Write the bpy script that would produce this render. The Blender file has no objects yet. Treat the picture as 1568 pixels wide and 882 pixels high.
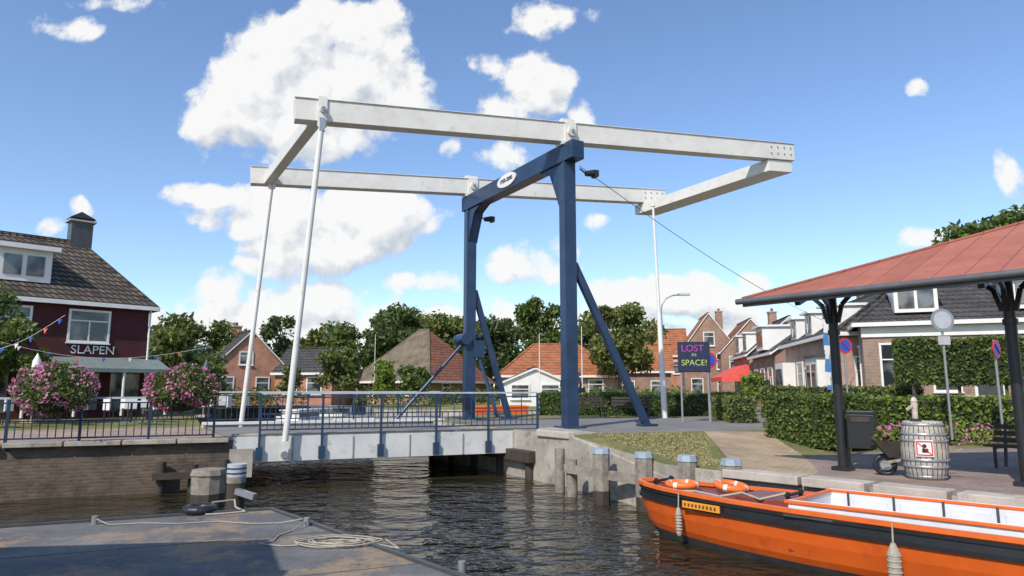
import bpy, math, random
import numpy as np
from mathutils import Vector, Matrix, geometry
R=math.radians
random.seed(7)
rng=np.random.default_rng(11)
sc=bpy.context.scene
sc.view_settings.view_transform='Standard'
sc.view_settings.look='None'
COL=sc.collection

# ------------------------------------------------------------ materials
def newmat(name):
    m=bpy.data.materials.new(name); m.use_nodes=True
    nt=m.node_tree; b=nt.nodes['Principled BSDF']
    return m,nt,b
def nd(nt,t,**k):
    n=nt.nodes.new(t)
    for a,v in k.items(): setattr(n,a,v)
    return n
def c4(c): return (c[0],c[1],c[2],1)
def bump(nt,b,h,strength,dist=.02):
    n=nd(nt,'ShaderNodeBump'); n.inputs['Strength'].default_value=strength; n.inputs['Distance'].default_value=dist
    nt.links.new(h,n.inputs['Height']); nt.links.new(n.outputs[0],b.inputs['Normal'])
def noise(nt,vec,scale,detail=5,rough=.6):
    n=nd(nt,'ShaderNodeTexNoise'); n.inputs['Scale'].default_value=scale
    n.inputs['Detail'].default_value=detail; n.inputs['Roughness'].default_value=rough
    if vec is not None: nt.links.new(vec,n.inputs['Vector'])
    return n.outputs['Fac']
def ramp(nt,fac,stops):
    n=nd(nt,'ShaderNodeValToRGB')
    e=n.color_ramp.elements
    e[0].position,e[0].color=stops[0][0],c4(stops[0][1])
    e[1].position,e[1].color=stops[-1][0],c4(stops[-1][1])
    for p,c in stops[1:-1]:
        x=e.new(p); x.color=c4(c)
    nt.links.new(fac,n.inputs[0]); return n.outputs[0]
def mixc(nt,fac,a,b,mode='MIX'):
    n=nd(nt,'ShaderNodeMix',data_type='RGBA',blend_type=mode)
    if isinstance(fac,(int,float)): n.inputs[0].default_value=fac
    else: nt.links.new(fac,n.inputs[0])
    for s,v in ((6,a),(7,b)):
        if isinstance(v,tuple): n.inputs[s].default_value=c4(v)
        else: nt.links.new(v,n.inputs[s])
    return n.outputs[2]
def pos(nt): return nd(nt,'ShaderNodeNewGeometry').outputs['Position']
def objc(nt): return nd(nt,'ShaderNodeTexCoord').outputs['Object']
def paint(name,col,rough=.5,var=.12,scale=3.,bmp=.1,bscale=40,metal=0,dirt=None):
    m,nt,b=newmat(name); p=pos(nt)
    f=noise(nt,p,scale,4,.65)
    lo=tuple(c*(1-var) for c in col); hi=tuple(min(1,c*(1+var)) for c in col)
    o=ramp(nt,f,[(.3,lo),(.7,hi)])
    if dirt:
        g=noise(nt,p,scale*2.3,6,.7)
        r=ramp(nt,g,[(.55,(0,0,0)),(.72,(1,1,1))])
        o=mixc(nt,r,o,dirt)
    nt.links.new(o,b.inputs['Base Color']); b.inputs['Roughness'].default_value=rough; b.inputs['Metallic'].default_value=metal
    if bmp: bump(nt,b,noise(nt,p,bscale,3),bmp,.01)
    return m
def brick(name,c1,c2,mort,bw=.22,bh=.07,flat=False,ms=.012,b_=.4,rot=0,offs=.5,stain=None):
    m,nt,b=newmat(name)
    src=pos(nt) if flat else objc(nt)
    if flat:
        mp=nd(nt,'ShaderNodeMapping'); mp.inputs['Rotation'].default_value=(0,0,rot); nt.links.new(src,mp.inputs[0]); v=mp.outputs[0]
    else:
        s=nd(nt,'ShaderNodeSeparateXYZ'); nt.links.new(src,s.inputs[0])
        a=nd(nt,'ShaderNodeMath',operation='ADD'); nt.links.new(s.outputs[0],a.inputs[0]); nt.links.new(s.outputs[1],a.inputs[1])
        c=nd(nt,'ShaderNodeCombineXYZ'); nt.links.new(a.outputs[0],c.inputs[0]); nt.links.new(s.outputs[2],c.inputs[1]); v=c.outputs[0]
    t=nd(nt,'ShaderNodeTexBrick'); t.offset=offs; nt.links.new(v,t.inputs['Vector'])
    t.inputs['Scale'].default_value=1; t.inputs['Brick Width'].default_value=bw; t.inputs['Row Height'].default_value=bh
    t.inputs['Mortar Size'].default_value=ms; t.inputs['Mortar Smooth'].default_value=.3
    t.inputs['Color1'].default_value=c4(c1); t.inputs['Color2'].default_value=c4(c2); t.inputs['Mortar'].default_value=c4(mort)
    f=noise(nt,pos(nt),.9,7,.7)
    r=ramp(nt,f,[(.3,(.62,.6,.58)),(.7,(1.15,1.13,1.1))])
    o=mixc(nt,1.,t.outputs[0],r,'MULTIPLY')
    if stain:
        g=noise(nt,pos(nt),1.7,8,.75); o=mixc(nt,ramp(nt,g,[(.5,(0,0,0)),(.66,(1,1,1))]),o,stain)
    nt.links.new(o,b.inputs['Base Color']); b.inputs['Roughness'].default_value=.85
    inv=nd(nt,'ShaderNodeMath',operation='SUBTRACT'); inv.inputs[0].default_value=1; nt.links.new(t.outputs['Fac'],inv.inputs[1])
    bump(nt,b,inv.outputs[0],b_,.02)
    return m
def leafmat(name,dark,light,trans=.35):
    m,nt,b=newmat(name)
    g=nd(nt,'ShaderNodeNewGeometry')
    n=noise(nt,g.outputs['Position'],.7,2)
    a=nd(nt,'ShaderNodeMath',operation='MULTIPLY_ADD'); a.inputs[1].default_value=.5
    nt.links.new(g.outputs['Random Per Island'],a.inputs[0]); 
    mm=nd(nt,'ShaderNodeMath',operation='MULTIPLY'); mm.inputs[1].default_value=.6; nt.links.new(n,mm.inputs[0]); nt.links.new(mm.outputs[0],a.inputs[2])
    o=ramp(nt,a.outputs[0],[(.2,dark),(.85,light)])
    nt.links.new(o,b.inputs['Base Color']); b.inputs['Roughness'].default_value=.6
    tr=nd(nt,'ShaderNodeBsdfTranslucent'); nt.links.new(o,tr.inputs[0])
    mx=nd(nt,'ShaderNodeMixShader'); mx.inputs[0].default_value=trans
    nt.links.new(b.outputs[0],mx.inputs[1]); nt.links.new(tr.outputs[0],mx.inputs[2])
    nt.links.new(mx.outputs[0],nt.nodes['Material Output'].inputs[0])
    return m

WHITE=paint('white_paint',(.74,.72,.68),.4,.08,1.2,.05,dirt=None)
BEAMW=paint('beam_white_paint',(.7,.675,.615),.38,.08,1.1,.05,dirt=(.57,.54,.47))
GREYW=paint('deck_fascia_grey',(.6,.6,.575),.5,.12,1.3,.1,dirt=(.42,.39,.34))
BLUE=paint('bridge_blue_paint',(.02,.043,.092),.35,.22,1.6,.05,dirt=(.034,.064,.12))
RBLUE=paint('rail_blue_paint',(.02,.045,.09),.4,.15,3,.05)
RAILG=paint('handrail_grey',(.45,.47,.48),.4,.1,3)
CONC=paint('concrete',(.37,.335,.28),.9,.35,1.3,.5,18,dirt=(.15,.13,.1))
CONCL=paint('pale_kerb_concrete',(.45,.4,.34),.9,.18,2,.4,20,dirt=(.3,.26,.21))
WOODG=paint('weathered_wood',(.25,.22,.18),.9,.35,5,.5,25,dirt=(.1,.085,.065))
DWOOD=paint('wet_dark_wood',(.05,.04,.03),.8,.3,4,.4)
CAPB=paint('pile_cap_bluegrey',(.3,.36,.41),.5,.15,4)
BLACK=paint('black_paint',(.018,.019,.021),.4,.2,5,.1)
DGREY=paint('dark_grey_metal',(.06,.062,.065),.45,.2,5,.1)
GUT=paint('zinc_gutter',(.1,.105,.11),.4,.2,3,.05)
GALV=paint('galvanised_steel',(.38,.39,.4),.4,.1,5,.05,metal=.6)
ORANGE=paint('boat_orange_paint',(.66,.115,.017),.24,.14,1.0,.1,4,dirt=(.48,.075,.014))
ORSTRIP=paint('boat_orange_trim',(.7,.14,.025),.35,.12,3,.03)
BWHITE=paint('boat_white_panel',(.66,.67,.68),.45,.08,3)
DECKBR=paint('boat_deck_redbrown',(.2,.045,.028),.4,.25,3,.15)
RING=paint('lifering_orange',(.82,.17,.03),.45,.05,4)
ROPE=paint('rope',(.38,.34,.27),.95,.2,20,.6,90)
MAROON=brick('maroon_brick',(.10,.016,.021),(.075,.012,.017),(.06,.018,.018))
BRRED=brick('red_brick',(.34,.15,.09),(.26,.11,.07),(.4,.36,.3))
BRBRN=brick('brown_brick',(.33,.2,.14),(.24,.145,.1),(.4,.35,.29))
BRPINK=brick('pale_red_brick',(.46,.26,.19),(.38,.2,.14),(.5,.45,.4))
BROR=brick('orange_brick',(.58,.22,.1),(.48,.17,.08),(.4,.3,.25))
TILED=brick('dark_roof_tiles',(.06,.058,.06),(.1,.09,.085),(.02,.02,.02),.28,.26,False,.035,1.0,offs=0)
TILEB=brick('brown_roof_tiles',(.08,.062,.05),(.18,.14,.1),(.018,.015,.013),.3,.26,False,.045,1.0,offs=0)
TILEO=brick('orange_roof_tiles',(.55,.19,.07),(.42,.14,.055),(.14,.06,.03),.28,.26,False,.035,1.0,offs=0,stain=(.34,.15,.08))
TILER=brick('rust_roof_tiles',(.4,.14,.07),(.28,.1,.055),(.09,.04,.025),.28,.26,False,.035,1.0,offs=0,stain=(.2,.12,.07))
THATCH=paint('thatch',(.15,.12,.08),.95,.4,1.2,.8,30,dirt=(.1,.09,.055))
PAVE=brick('quay_paving_brick',(.35,.265,.22),(.29,.215,.185),(.2,.175,.15),.21,.105,True,.008,.3,R(41))
RAMP=brick('yellow_paving_brick',(.5,.38,.24),(.43,.32,.2),(.28,.22,.15),.22,.11,True,.01,.4,R(-15))
ROADM=paint('asphalt_road',(.19,.175,.16),.9,.2,.6,.4,60)
LROAD=brick('road_clinker_brick',(.42,.3,.22),(.36,.26,.19),(.25,.2,.16),.22,.11,True,.01,.3,R(21))
QWALL=brick('quay_brick_wall',(.19,.125,.085),(.105,.075,.055),(.14,.12,.095),.24,.085,False,.016,.8,stain=(.06,.05,.035))
LEAFA=leafmat('leaves_green',(.03,.058,.012),(.18,.245,.05))
LEAFB=leafmat('leaves_olive',(.05,.07,.018),(.24,.27,.065))
LEAFD=leafmat('leaves_dark',(.026,.05,.014),(.13,.18,.045))
LEAFY=leafmat('leaves_bright',(.065,.11,.014),(.28,.36,.055))
PINK=leafmat('pink_petals',(.5,.06,.22),(.85,.38,.58),.3)
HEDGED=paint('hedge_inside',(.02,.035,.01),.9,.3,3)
BARK=paint('bark',(.1,.08,.055),.95,.3,6,.6)
def grassmat():
    m,nt,b=newmat('grass'); p=pos(nt)
    f=noise(nt,p,.5,8,.7); g=noise(nt,p,9,6,.7)
    o=ramp(nt,f,[(.3,(.12,.16,.04)),(.5,(.22,.21,.07)),(.7,(.38,.31,.15))])
    o2=ramp(nt,g,[(.3,(.55,.55,.5)),(.7,(1.2,1.2,1.1))])
    nt.links.new(mixc(nt,1.,o,o2,'MULTIPLY'),b.inputs['Base Color']); b.inputs['Roughness'].default_value=.95
    bump(nt,b,noise(nt,p,25,5,.8),.9,.05); return m
GRASS=grassmat()
def dockmat():
    m,nt,b=newmat('dock_surface'); p=pos(nt)
    f=noise(nt,p,.5,9,.74); g=noise(nt,p,.8,9,.72); h=noise(nt,p,14,6,.75)
    o=ramp(nt,f,[(.32,(.1,.1,.102)),(.5,(.165,.16,.155)),(.64,(.25,.235,.21))])
    r=ramp(nt,g,[(.5,(0,0,0)),(.58,(.85,.85,.85))])
    o=mixc(nt,r,o,(.34,.24,.15))
    o=mixc(nt,1.,o,ramp(nt,h,[(.3,(.72,.72,.72)),(.7,(1.12,1.12,1.12))]),'MULTIPLY')
    nt.links.new(o,b.inputs['Base Color']); b.inputs['Roughness'].default_value=.9; b.inputs['Specular IOR Level'].default_value=.25
    bump(nt,b,h,.5,.012); return m
DOCK=dockmat()
def glassmat(name,col):
    m,nt,b=newmat(name)
    o=ramp(nt,noise(nt,pos(nt),1.1,2,.5),[(.42,col),(.6,(.16,.17,.17))])
    nt.links.new(o,b.inputs['Base Color']); b.inputs['Roughness'].default_value=.06
    b.inputs['Specular IOR Level'].default_value=.8
    bump(nt,b,noise(nt,pos(nt),1.2,2),.05,.05); return m
GLASS=glassmat('window_glass',(.025,.03,.035))
def metalroof():
    m,nt,b=newmat('red_sheet_roof'); p=objc(nt)
    t=nd(nt,'ShaderNodeTexBrick'); nt.links.new(p,t.inputs['Vector']); t.offset=0
    t.inputs['Scale'].default_value=1; t.inputs['Brick Width'].default_value=.5; t.inputs['Row Height'].default_value=40; t.inputs['Mortar Size'].default_value=.012
    t.inputs['Color1'].default_value=(.35,.125,.09,1); t.inputs['Color2'].default_value=(.41,.155,.112,1); t.inputs['Mortar'].default_value=(.25,.09,.07,1)
    r=ramp(nt,noise(nt,pos(nt),1.5,8,.7),[(.3,(.8,.78,.76)),(.7,(1.12,1.1,1.08))])
    nt.links.new(mixc(nt,1.,t.outputs[0],r,'MULTIPLY'),b.inputs['Base Color']); b.inputs['Roughness'].default_value=.85; b.inputs['Specular IOR Level'].default_value=.2
    bump(nt,b,t.outputs['Fac'],.4,.03); return m
SROOF=metalroof()
def watermat():
    m,nt,b=newmat('water'); p=pos(nt)
    b.inputs['Base Color'].default_value=(.026,.021,.01,1); b.inputs['Roughness'].default_value=.025; b.inputs['IOR'].default_value=1.33
    b.inputs['Specular IOR Level'].default_value=.9
    mp=nd(nt,'ShaderNodeMapping'); mp.inputs['Rotation'].default_value=(0,0,R(14)); mp.inputs['Scale'].default_value=(1.,1.5,1); nt.links.new(p,mp.inputs[0])
    n1=noise(nt,mp.outputs[0],1.0,2,.5); n2=noise(nt,mp.outputs[0],3.4,2,.5); k=noise(nt,p,.25,2,.5)
    a=nd(nt,'ShaderNodeMath',operation='MULTIPLY_ADD'); a.inputs[1].default_value=.3; nt.links.new(n2,a.inputs[0]); nt.links.new(n1,a.inputs[2])
    km=nd(nt,'ShaderNodeMath',operation='ADD'); km.inputs[1].default_value=.4; nt.links.new(k,km.inputs[0])
    c=nd(nt,'ShaderNodeMath',operation='MULTIPLY'); nt.links.new(a.outputs[0],c.inputs[0]); nt.links.new(km.outputs[0],c.inputs[1])
    bump(nt,b,c.outputs[0],1.,.4); return m
WATER=watermat()

# ------------------------------------------------------------ mesh tools
class MB:
    def __init__(s): s.v=[];s.f=[];s.m=[];s.sm=[];s.mats=[]
    def mi(s,m):
        if m not in s.mats: s.mats.append(m)
        return s.mats.index(m)
    def add(s,vs,fs,m,smooth=False):
        o=len(s.v); s.v+= [tuple(v) for v in vs]; k=s.mi(m)
        for f in fs: s.f.append(tuple(i+o for i in f)); s.m.append(k); s.sm.append(smooth)
        return s
    def box(s,c,d,m,rz=0):
        x,y,z=d[0]/2,d[1]/2,d[2]/2; cs,sn=math.cos(rz),math.sin(rz)
        vs=[]
        for dz in(-z,z):
            for dx,dy in((-x,-y),(x,-y),(x,y),(-x,y)):
                vs.append((c[0]+dx*cs-dy*sn,c[1]+dx*sn+dy*cs,c[2]+dz))
        return s.add(vs,[(3,2,1,0),(4,5,6,7),(0,1,5,4),(1,2,6,5),(2,3,7,6),(3,0,4,7)],m)
    def bar(s,p,q,w,h,m,w2=None,h2=None,up=(0,0,1)):
        p=Vector(p);q=Vector(q);d=(q-p).normalized(); up=Vector(up)
        sd=d.cross(up)
        if sd.length<1e-3: sd=d.cross(Vector((0,1,0)))
        sd.normalize(); u=sd.cross(d).normalized(); w2=w2 or w; h2=h2 or h
        vs=[]
        for c,a,b in((p,w/2,h/2),(q,w2/2,h2/2)):
            vs+=[c-sd*a-u*b,c+sd*a-u*b,c+sd*a+u*b,c-sd*a+u*b]
        return s.add(vs,[(3,2,1,0),(4,5,6,7),(0,1,5,4),(1,2,6,5),(2,3,7,6),(3,0,4,7)],m)
    def cyl(s,p,q,r,m,r2=None,n=12,cap=True):
        p=Vector(p);q=Vector(q);d=(q-p).normalized(); a=d.orthogonal().normalized(); b=d.cross(a)
        r2=r if r2 is None else r2
        vs=[]
        for c,rr in((p,r),(q,r2)):
            for i in range(n):
                t=2*math.pi*i/n; vs.append(c+(a*math.cos(t)+b*math.sin(t))*rr)
        s.add(vs,[(i,(i+1)%n,n+(i+1)%n,n+i) for i in range(n)],m,True)
        if cap: s.add(vs,[tuple(range(n))[::-1],tuple(range(n,2*n))],m)
        return s
    def path(s,pts,r,m,n=8):
        for a,b in zip(pts[:-1],pts[1:]): s.cyl(a,b,r,m,n=n)
        return s
    def lathe(s,prof,c,m,n=20):
        vs=[];k=len(prof)
        for i in range(n):
            t=2*math.pi*i/n
            for r,z in prof: vs.append((c[0]+r*math.cos(t),c[1]+r*math.sin(t),c[2]+z))
        fs=[(i*k+j,((i+1)%n)*k+j,((i+1)%n)*k+j+1,i*k+j+1) for i in range(n) for j in range(k-1)]
        return s.add(vs,fs,m,True)
    def prism(s,poly,z0,z1,m):
        n=len(poly); vs=[(x,y,z0) for x,y in poly]+[(x,y,z1) for x,y in poly]
        return s.add(vs,[tuple(range(n))[::-1],tuple(range(n,2*n))]+[(i,(i+1)%n,n+(i+1)%n,n+i) for i in range(n)],m)
    def torus(s,c,R_,r,m,n=24,k=8,mat4=None,m2=None):
        for seg in range(n):
            vs=[]
            for i in (seg,seg+1):
                t=2*math.pi*i/n
                for j in range(k):
                    u=2*math.pi*j/k
                    v=Vector(((R_+r*math.cos(u))*math.cos(t),(R_+r*math.cos(u))*math.sin(t),r*math.sin(u)))
                    if mat4: v=mat4@v
                    vs.append(Vector(c)+v)
            mm=m2 if (m2 and seg%(n//4)==0) else m
            s.add(vs,[(j,(j+1)%k,k+(j+1)%k,k+j) for j in range(k)],mm,True)
        return s
    def obj(s,name,parent=None,loc=(0,0,0),rz=0,bevel=0):
        me=bpy.data.meshes.new(name); me.from_pydata(s.v,[],s.f)
        for m in s.mats: me.materials.append(m)
        me.polygons.foreach_set('material_index',s.m); me.polygons.foreach_set('use_smooth',s.sm); me.update()
        o=bpy.data.objects.new(name,me); COL.objects.link(o); o.location=loc; o.rotation_euler=(0,0,rz)
        if parent: o.parent=parent
        if bevel:
            b=o.modifiers.new('b','BEVEL'); b.width=bevel; b.segments=2; b.limit_method='ANGLE'
        return o
def empty(name,loc=(0,0,0),rz=0):
    o=bpy.data.objects.new(name,None); o.empty_display_size=.3; COL.objects.link(o); o.location=loc; o.rotation_euler=(0,0,rz); return o
def text(name,body,size,loc,m,parent=None,rz=0,ext=.01):
    c=bpy.data.curves.new(name,'FONT'); c.body=body; c.size=size; c.extrude=ext; c.align_x='CENTER'; c.align_y='CENTER'; c.materials.append(m)
    o=bpy.data.objects.new(name,c); COL.objects.link(o); o.location=loc; o.rotation_euler=(R(90),0,rz)
    if parent: o.parent=parent
    return o
def leafobj(name,pts,size,m,parent=None,flat=False):
    n=len(pts); pts=np.asarray(pts,float)
    u=rng.normal(size=(n,3)); u/=np.linalg.norm(u,axis=1)[:,None]
    w=rng.normal(size=(n,3)); v=np.cross(u,w); v/=np.linalg.norm(v,axis=1)[:,None]
    s=(size*rng.uniform(.6,1.3,n))[:,None]
    a=pts-u*s; b=pts+v*s*.55; c=pts+u*s; d=pts-v*s*.55
    V=np.stack([a,b,c,d],1).reshape(-1,3)
    me=bpy.data.meshes.new(name); me.vertices.add(4*n); me.vertices.foreach_set('co',V.ravel())
    me.loops.add(4*n); me.loops.foreach_set('vertex_index',np.arange(4*n,dtype=np.int32))
    me.polygons.add(n); me.polygons.foreach_set('loop_start',np.arange(0,4*n,4,dtype=np.int32)); me.polygons.foreach_set('loop_total',np.full(n,4,dtype=np.int32))
    me.materials.append(m); me.update(calc_edges=True); me.validate()
    o=bpy.data.objects.new(name,me); COL.objects.link(o)
    if parent: o.parent=parent
    return o
def ballpts(c,rad,n,shell=.55):
    d=rng.normal(size=(n,3)); d/=np.linalg.norm(d,axis=1)[:,None]
    r=shell+(1-shell)*rng.random(n)**.6
    return np.asarray(c)+d*r[:,None]*np.asarray(rad)

def tree(name,x,y,h,r,m=LEAFA,n=3000,ls=.3,z0=0,crown=.78,seed=None):
    e=empty(name,(x,y,z0))
    cz=h*(1-crown/2); rz_=h*crown/2
    t=MB(); tr=max(.08,h*.022)
    t.cyl((0,0,-.2),(0.05,0,h*.45),tr,BARK,tr*.6,n=8)
    t.cyl((0.05,0,h*.45),(0,.1,h*.8),tr*.6,BARK,tr*.15,n=8)
    P=[]; k=int(rng.integers(16,23))
    for i in range(k):
        a=rng.uniform(0,6.283); zz=rng.uniform(-.9,.85); rr=math.sqrt(max(.05,1-zz*zz))*rng.uniform(.25,.8)
        c=(r*rr*math.cos(a),r*rr*math.sin(a),cz+rz_*zz*.85)
        cr=r*rng.uniform(.2,.42)
        t.cyl((0,0,min(h*.6,max(h*.2,c[2]-h*.2))),(c[0]*.85,c[1]*.85,c[2]),tr*.35,BARK,tr*.08,n=6)
        P.append(ballpts(c,(cr,cr,cr*.8),int(n/k),.3)+rng.normal(scale=ls*.4,size=(int(n/k),3)))
    P.append(ballpts((0,0,cz),(r*.6,r*.6,rz_*.8),int(n*.12),.2))
    t.obj('trunk',e)
    leafobj('crown',np.concatenate(P),ls,m,e)
    return e
def boxpts(L,W,H,n):
    A=[L*W,L*H,L*H,W*H,W*H]; A=np.array(A)/sum(A); out=[]
    for i,a in enumerate(A):
        k=int(n*a)+1; u=rng.random(k); v=rng.random(k); z=np.zeros(k)
        if i==0: p=np.stack([u*L,v*W,z+H],1)
        if i==1: p=np.stack([u*L,z,v*H],1)
        if i==2: p=np.stack([u*L,z+W,v*H],1)
        if i==3: p=np.stack([z,u*W,v*H],1)
        if i==4: p=np.stack([z+L,u*W,v*H],1)
        out.append(p)
    p=np.concatenate(out); return p+rng.normal(scale=.035,size=p.shape)+np.sin(p[:,[1,2,0]]*2.3)*.03
def hedge(name,p,q,W,H,m=LEAFA,dens=260,ls=.055,z0=0,zb=0):
    p=Vector(p);q=Vector(q);L=(q-p).length; rz=math.atan2(q.y-p.y,q.x-p.x)
    e=empty(name,(p.x,p.y,z0),rz)
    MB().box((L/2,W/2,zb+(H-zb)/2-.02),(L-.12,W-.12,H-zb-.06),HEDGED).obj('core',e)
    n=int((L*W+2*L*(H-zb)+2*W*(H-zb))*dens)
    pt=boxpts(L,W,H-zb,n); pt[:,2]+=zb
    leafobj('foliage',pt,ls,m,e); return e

# ------------------------------------------------------------ houses
def window(mb,face,L,Dp,a,z,w,h,cross=1,fr=WHITE,glass=GLASS,proud=.07):
    def pt(u,o,zz):
        if face=='f': return (u,-o,zz)
        if face=='b': return (u,Dp+o,zz)
        if face=='l': return (-o,u,zz)
        return (L+o,u,zz)
    def bx(u0,u1,z0,z1,o0,o1,m):
        p=pt(u0,o0,z0);q=pt(u1,o1,z1)
        mb.box([(p[i]+q[i])/2 for i in range(3)],[max(abs(p[i]-q[i]),.004) for i in range(3)],m)
    t=.1
    bx(a,a+w,z,z+h,.005,.025,glass)
    bx(a-t,a,z-t,z+h+t,.004,proud,fr); bx(a+w,a+w+t,z-t,z+h+t,.004,proud,fr)
    bx(a,a+w,z+h,z+h+t,.004,proud,fr); bx(a,a+w,z-t,z,.004,proud,fr)
    bx(a-.14,a+w+.14,z-t-.06,z-t-.003,.004,proud+.08,fr)
    if cross>=1: bx(a,a+w,z+h*.66,z+h*.66+.06,.026,proud-.02,fr)
    if cross>=2: bx(a+w/2-.03,a+w/2+.03,z,z+h*.66-.002,.026,proud-.02,fr)
def house(name,loc,rz,L,Dp,eave,ridge,wm,rm,hip=0,ov=.35,axis='x',wins=(),doors=(),chim=(),trim=WHITE,z0=0,rm2=None):
    e=empty(name,(loc[0],loc[1],z0),rz); rm2=rm2 or rm
    w=MB(); w.box((L/2,Dp/2,eave/2-.1),(L,Dp,eave+.2),wm)
    M=(lambda u,v,z:(u,v,z)) if axis=='x' else (lambda u,v,z:(v,u,z))
    U,V=(L,Dp) if axis=='x' else (Dp,L)
    if hip<=0:
        for u in (0,U): w.add([M(u,0,eave),M(u,V,eave),M(u,V/2,ridge-.12)],[(0,1,2)],wm)
    w.obj('walls',e)
    r=MB(); ze=eave+.04
    a=M(-ov,-ov,ze);b=M(U+ov,-ov,ze);c=M(U+ov,V+ov,ze);d=M(-ov,V+ov,ze)
    i=hip if hip>0 else 0
    r1=M(-ov+i,V/2,ridge);r2=M(U+ov-i,V/2,ridge)
    dn=lambda p:(p[0],p[1],p[2]-.14)
    top=[a,b,c,d,r1,r2]; r.add(top,[(0,1,5,4),(2,3,4,5)],rm)
    if hip>0: r.add(top,[(1,2,5),(3,0,4)],rm2)
    r.add(top+[dn(p) for p in top],[(6,7,11,10),(8,9,10,11),(0,1,7,6),(1,2,8,7),(2,3,9,8),(3,0,6,9)] if hip>0 else [(6,7,11,10),(8,9,10,11),(0,1,7,6),(2,3,9,8),(0,6,10,4),(3,4,10,9),(1,5,11,7),(2,8,11,5)],trim)
    r.bar(r1,r2,.25,.12,rm)
    if hip>0:
        r.bar(r1,a,.2,.1,rm);r.bar(r2,b,.2,.1,rm)
    r.obj('roof',e)
    g=MB(); g.box((L/2,-ov-.06,ze-.08),(L+2*ov+.1,.12,.2),trim) if axis=='x' or hip>0 else None
    for u in ((-ov,),(L+ov,)) : 
        if axis=='y' or hip>0: g.box((u[0]+(-.06 if u[0]<0 else .06),Dp/2,ze-.08),(.12,Dp+2*ov,.2),trim)
    if g.v: g.obj('gutter',e)
    if wins:
        m=MB()
        for q in wins: window(m,q[0],L,Dp,*q[1:])
        m.obj('windows',e)
    if doors:
        m=MB()
        for x,dw,dh,dm in doors:
            m.box((x+dw/2,-.03,dh/2),(dw,.05,dh),dm); m.box((x-.06,-.04,dh/2),(.12,.1,dh+.1),WHITE); m.box((x+dw+.06,-.04,dh/2),(.12,.1,dh+.1),WHITE); m.box((x+dw/2,-.04,dh+.12),(dw+.3,.12,.16),WHITE)
        m.obj('door',e)
    for x,y,t,cm in chim:
        m=MB(); m.box((x,y,(t+eave)/2),(.8,.7,t-eave),cm); m.box((x,y,t+.06),(.95,.85,.12),CONC); m.cyl((x,y,t+.12),(x,y,t+.45),.13,TILER); m.obj('chimney',e)
    return e

# ------------------------------------------------------------ ground with canal
def sm(t): t=max(0,min(1,t)); return t*t*(3-2*t)
def gh(x,y):
    if x<-5: return -.12
    w=-(x-3.3)*.656+(y-15.1)*.755
    return -.4+.4*sm((w+1)/5.)
canal=[(-46,3.6),(-12.3,16.9),(-7.5,18.8),(-11.2,25.2),(-15,33),(-22,48),(-30,64),(-14,66),(-9,46),(5,41.5),(6.5,38),(-.5,34),(-3.7,31),(-3,26.9),(.79,20.5),(1.52,19.3),(3.3,15.1),(5.32,12.84),(7.5,10.3),(16.5,-.2),(20,-9),(-46,-9)]
reg=[('LROAD',[(-7.5,18.83),(-11.2,25.2),(-27,19),(-50,10),(-50,4),(-46,3.6),(-12.3,16.9)]),
     ('ROAD',[(.79,20.5),(1.6,19.4),(5.9,21.4),(14,26.5),(16.3,33),(19,60),(26,120),(20,120),(14,60),(10.5,37),(8,31),(-3.3,29)]),
     ('RAMP',[(5.32,12.84),(4.5,13.78),(5.9,21.4),(8.1,22.3),(7.2,17.2),(6.2,14.2)]),
     ('PAVE',[(5.32,12.84),(6.2,14.2),(7.2,17.2),(9.5,18.6),(16,20.5),(40,14),(30,-9),(20,-9),(16.5,-.2),(7.5,10.3)])]
pts=[];idx={};edges=[]
def pid(p):
    k=(round(p[0],3),round(p[1],3))
    if k not in idx: idx[k]=len(pts); pts.append(Vector(p))
    return idx[k]
for poly in [canal]+[r[1] for r in reg]:
    ids=[pid(p) for p in poly]
    edges+=[(ids[i],ids[(i+1)%len(ids)]) for i in range(len(ids))]
for i in range(-12,40):
    for j in range(6,40):
        pid((i*.9+.13,j*.9+.17))
for i in range(-10,11):
    for j in range(-6,20):
        pid((i*12.+.3,j*12.+.4))
for q in [(-1800,-1800),(1800,-1800),(1800,1800),(-1800,1800),(0,1800),(-900,1800),(900,1800),(-300,600),(300,600),(0,500)]: pid(q)
vo,eo,fo,_,_,_=geometry.delaunay_2d_cdt(pts,edges,[],0,1e-4)
def inside(p,poly):
    x,y=p;r=False;n=len(poly)
    for i in range(n):
        x1,y1=poly[i];x2,y2=poly[(i+1)%n]
        if (y1>y)!=(y2>y) and x<(x2-x1)*(y-y1)/(y2-y1)+x1: r=not r
    return r
G=MB(); V3=[(v.x,v.y,gh(v.x,v.y)) for v in vo]
mm={'LROAD':LROAD,'ROAD':ROADM,'RAMP':RAMP,'PAVE':PAVE}
G.v=V3
for f in fo:
    c=(sum(vo[i].x for i in f)/len(f),sum(vo[i].y for i in f)/len(f))
    if inside(c,canal): continue
    m=GRASS
    for nme,poly in reg:
        if inside(c,poly): m=mm[nme];break
    G.f.append(tuple(f));G.m.append(G.mi(m));G.sm.append(False)
G.obj('ground')
W=MB(); n=len(canal)
for i in range(n):
    a=canal[i];b=canal[(i+1)%n]
    m=QWALL if i in(0,1,21,2) else CONC
    W.add([(a[0],a[1],gh(*a) if i not in(0,1,2) else -.12),(b[0],b[1],gh(*b) if i not in (0,1,2) else -.12),(b[0],b[1],-2.4),(a[0],a[1],-2.4)],[(0,1,2,3)],m)
W.obj('quay_wall')
MB().add([(-120,-60,-1.4),(120,-60,-1.4),(120,120,-1.4),(-120,120,-1.4)],[(0,1,2,3)],WATER).obj('water')
C=MB()
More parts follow.
